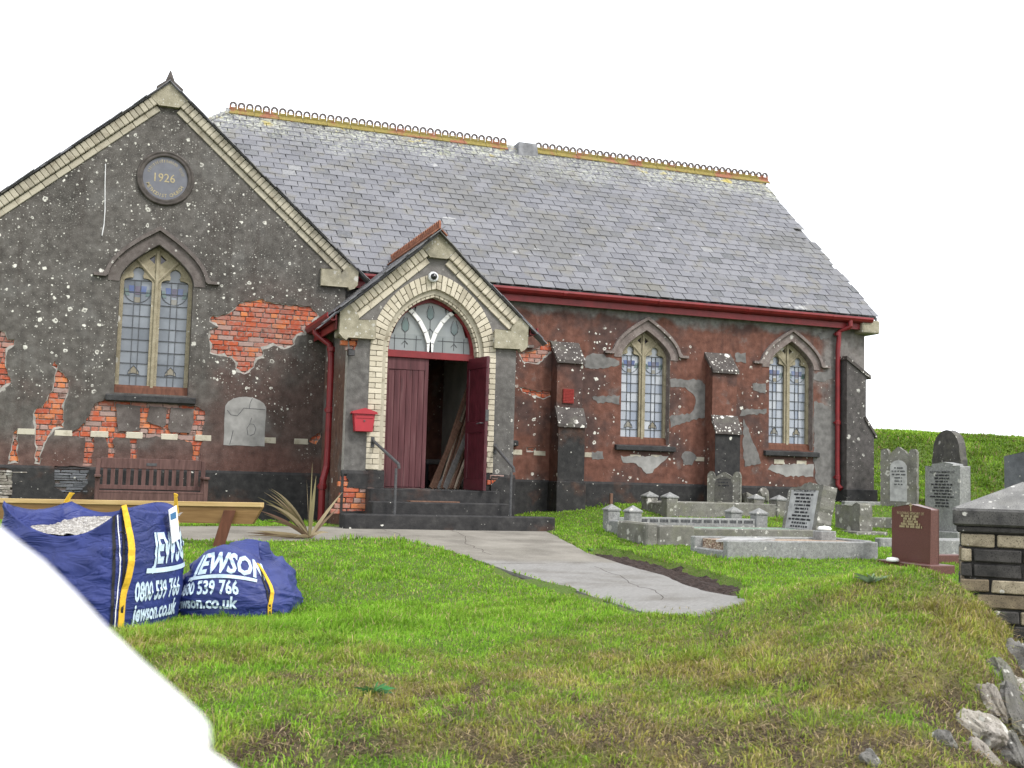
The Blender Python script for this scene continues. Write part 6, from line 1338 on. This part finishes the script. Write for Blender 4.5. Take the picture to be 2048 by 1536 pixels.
for i, (px, py, d_, s, rz_, ti, mt, lb) in enumerate(rk):
    c = GH(px, py); c.z = h1(c.x, c.y)-.01; c += Vector((.03, .04, -.035)); stone('rock', lb, 'rock', c, (s[0]*1.15, s[1]*1.15, s[2]*.95), R(rz_), ti, mt, i+1, 'rocks in the hedge bank', 4)
# ================================================================== WHITE PANEL CLOSE TO THE CAMERA
dq = .55; eX = rt0; base_z = -1.62
out_px = [(-420,700),(-60,1040),(0,1086),(60,1132),(130,1198),(200,1272),(270,1337),(345,1400),(390,1440),(405,1462),(408,1490),(408,1512),(440,1535),(500,1574),(620,1680)]
pts = []
for a_, b in out_px:
    v = PD(a_, b, dq); pts.append((v.dot(rt0), v.z))
pts += [(pts[-1][0]+.02, base_z), (pts[0][0]-.02, base_z)]
fh = Vector((math.sin(YAW), math.cos(YAW), 0)); 
wpn = obj('white_panel', MB().plate(pts[::-1], [], dq*.985, dq*.985+.03, fn=lambda u, v, q: tuple(rt0*u+fh*(q)+Vector((0, 0, v)))), M['panel_white'], None, bevel=.006, seg=2)
setp(wpn, 'out-of-focus white panel very close to the camera at the lower left corner', 'panel')
# ================================================================== WEEDS
wb_ = GH(748, 1392); gr = (.045, .13, .04)
leafy('weed_rosette', 'broad-leaved dark green weed rosette in the foreground turf', 'weed', (wb_.x, wb_.y, h1(wb_.x, wb_.y)), [(R(a_+random.uniform(-8, 8)), random.uniform(.07, .14), R(random.uniform(25, 60)), .45, .014, tuple(q*random.uniform(.8, 1.5) for q in gr)) for a_ in range(0, 360, 13)], 'leaf')
wb_ = GH(1745, 1168); leafy('weed_rosette', 'grey-green leafy weed on the crest of the mound at right', 'weed', (wb_.x, wb_.y, h1(wb_.x, wb_.y)), [(R(a_), random.uniform(.10, .16), R(random.uniform(25, 45)), .3, .016, (.17, .24, .14)) for a_ in range(0, 360, 24)], 'leaf')
wb_ = GH(1180, 1104); leafy('weed_rosette', 'small bright weed at the corner of the dug bed by the path', 'weed', (wb_.x, wb_.y, h1(wb_.x, wb_.y)), [(R(a_), random.uniform(.06, .1), R(random.uniform(30, 60)), .4, .014, (.10, .20, .05)) for a_ in range(0, 360, 40)], 'leaf')

# ================================================================== GRASS
def blades(n, xr, yr, dens_fn, len_fn, wid, seed):
    g = np.random.default_rng(seed); x = g.uniform(*xr, n); y = g.uniform(*yr, n)
    # keep what the photograph could see, with a margin
    dep = x*math.sin(YAW)+y*math.cos(YAW); lat = x*math.cos(YAW)-y*math.sin(YAW); ok = (dep > 4.2) & (lat > -.52*dep-.6) & (lat < .52*dep+.6)
    ok &= g.random(n) < dens_fn(x, y, dep)
    jx = x+(fbm(x, y, 4, 1)-.5)*.16; jy = y+(fbm(x, y, 4, 3)-.5)*.16
    for k_, pl_ in enumerate(GRASS_OUT): ok &= ~inpoly(jx if k_ < 3 else x, jy if k_ < 3 else y, pl_)
    ok &= ~((y > YN-.07) & (x < 13.9) & (x > -2)); ok &= ~((y > YG-.08) & (x < 3.6)); ok &= ~((y > YP-.98) & (x > 3.05) & (x < 6.06)); ok &= ~((x > 7.3) & (x < 7.9) & (y > YN-.48)); ok &= ~((x > 10.3) & (x < 10.95) & (y > YN-.48))
    ok &= ~((bare(x, y) > .5) & (g.random(n) < .75))
    return x[ok], y[ok], dep[ok], lat[ok], g
allV = []; allF = []; allC = []; nv = 0
def emit(x, y, dep, lat, g, L, wd, lean_amt, extra=None):
    global nv
    n = len(x); z = H(x, y)+(fbm(x, y, 2.2, 4)-.5)*.05*((y < 30) & (x < 18)); az = g.uniform(0, 2*np.pi, n); ln = np.abs(g.normal(0, 1, n))*lean_amt+.1
    la = np.where(g.random(n) < .45, g.uniform(0, 2*np.pi, n), 12*fbm(x, y, 3.3, 1)+g.normal(0, .5, n)); dx, dy = np.cos(la), np.sin(la); px_, py_ = np.cos(az)*wd, np.sin(az)*wd
    b = np.stack([x, y, z-.012], -1); w3 = np.stack([px_, py_, np.zeros(n)], -1)
    d1 = np.stack([dx*ln*L*.35, dy*ln*L*.35, L*.55], -1); hz = np.clip(1-.5*ln, .25, 1); d2 = np.stack([dx*ln*L*.95, dy*ln*L*.95, L*hz], -1)
    V = np.stack([b-w3, b+w3, b+d1-w3*.75, b+d1+w3*.75, b+d2], 1).reshape(-1, 3); o = nv+np.arange(n)[:, None]*5
    F3 = np.stack([o+0, o+1, o+3, o+0, o+3, o+2, o+2, o+3, o+4], -1).reshape(-1, 3)
    d = np.clip(dryness(x, y)+g.normal(0, .16, n), 0, 1)[:, None]; r = g.random((n, 1))
    green = np.array([.14, .335, .016])*(1-r)+np.array([.26, .46, .04])*r; dry = np.array([.36, .295, .085])*(1-r)+np.array([.27, .27, .045])*r; strw = np.array([.44, .345, .18])
    c = green*(1-d)+dry*d; c = np.where((g.random((n, 1)) < .04+.20*d), strw, c); c = c*g.uniform(.7, 1.15, (n, 1))*(.62+.75*fbm(x, y, 7.0, 5, 3))[:, None]
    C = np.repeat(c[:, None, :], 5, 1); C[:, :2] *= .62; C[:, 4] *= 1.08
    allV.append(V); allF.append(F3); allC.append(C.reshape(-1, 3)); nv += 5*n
frontd = lambda x, y, d: np.where(d < 9, 1.0, 0.0)
x, y, dep, lat, g = blades(330000, (-2.5, 7.5), (3.6, 9.8), frontd, None, 0, 1)
tuft = sstep(.5, .7, .6*fbm(x, y, 1.7, 5)+.4*fbm(x, y, 8, 3))
sb = np.exp(-(((x-.25)/.9)**2+((y-7.55)/.45)**2))+np.exp(-(((x-1.5)/.8)**2+((y-7.9)/.4)**2))      # long grass round the sacks
L = (.028+.030*g.random(len(x)))*(1+1.0*tuft+1.3*np.clip(sb, 0, 1)); emit(x, y, dep, lat, g, L, .0024+.0014*g.random(len(x)), .75)
x, y, dep, lat, g = blades(300000, (-3, 12), (8.2, 18.5), lambda x, y, d: np.where(d >= 9, np.clip(1.5-.055*d, .25, 1), 0), None, 0, 2)
L = (.026+.026*g.random(len(x)))*(1+1.2*sstep(.52, .72, .5*fbm(x, y, 1.1, 5)+.5*fbm(x, y, 6, 1))); emit(x, y, dep, lat, g, L, .003+.00022*dep, .5)
x, y, dep, lat, g = blades(60000, (9, 16), (9, 24), lambda x, y, d: np.ones_like(d)*.8, None, 0, 3); L = .03+.03*g.random(len(x)); emit(x, y, dep, lat, g, L, .003+.00022*dep, .5)
x, y, dep, lat, g = blades(130000, (13.8, 27), (15, 30), lambda x, y, d: np.ones_like(d), None, 0, 4); L = (.06+.10*g.random(len(x)))*(.5+.7*fbm(x, y, 1.4, 2)); emit(x, y, dep, lat, g, L, .010+.006*g.random(len(x)), .9); allC[-1] *= (.66+.42*sstep(.35, .65, fbm(np.repeat(x, 5), np.repeat(y, 5), .8, 3)))[:, None]*np.array([1.0, .92, 1.0])
# thatch: short dead stalks lying in the thin places of the bank
g = np.random.default_rng(9); n = 160000; x = g.uniform(-2.5, 7.5, n); y = g.uniform(3.6, 8.5, n); dep = x*math.sin(YAW)+y*math.cos(YAW); lat = x*math.cos(YAW)-y*math.sin(YAW)
ok = (dep > 4.2) & (dep < 8.3) & (np.abs(lat) < .52*dep+.6) & (g.random(n) < np.clip(.15+1.2*bare(x, y)+.9*(dryness(x, y)-.3), 0, 1)); x = x[ok]; y = y[ok]
emit(x, y, dep[ok], lat[ok], g, .022+.03*g.random(len(x)), .0022+.0015*g.random(len(x)), 2.2)
tc = np.array([[.42, .33, .19], [.26, .185, .10], [.12, .08, .05], [.20, .20, .06]])[g.integers(0, 4, len(x))]*g.uniform(.6, 1.1, (len(x), 1)); allC[-1] = np.repeat(tc, 5, 0)
# taller green tufts among the rocks
n = 9000; x = g.uniform(3.2, 7, n); y = g.uniform(3.8, 6.6, n); ok = inpoly(x, y, grow(ROCKZ, .1)) & (fbm(x, y, 5, 2) > .52); x = x[ok]; y = y[ok]; dep = x*math.sin(YAW)+y*math.cos(YAW)
emit(x, y, dep, dep, g, .05+.06*g.random(len(x)), .0026+.001*g.random(len(x)), .6)
V = np.concatenate(allV); F3 = np.concatenate(allF); C = np.concatenate(allC)
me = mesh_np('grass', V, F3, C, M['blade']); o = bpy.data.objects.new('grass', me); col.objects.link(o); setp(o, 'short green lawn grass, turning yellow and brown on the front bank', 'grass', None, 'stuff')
print('blades', len(V)//5, 'objects', len(bpy.data.objects))
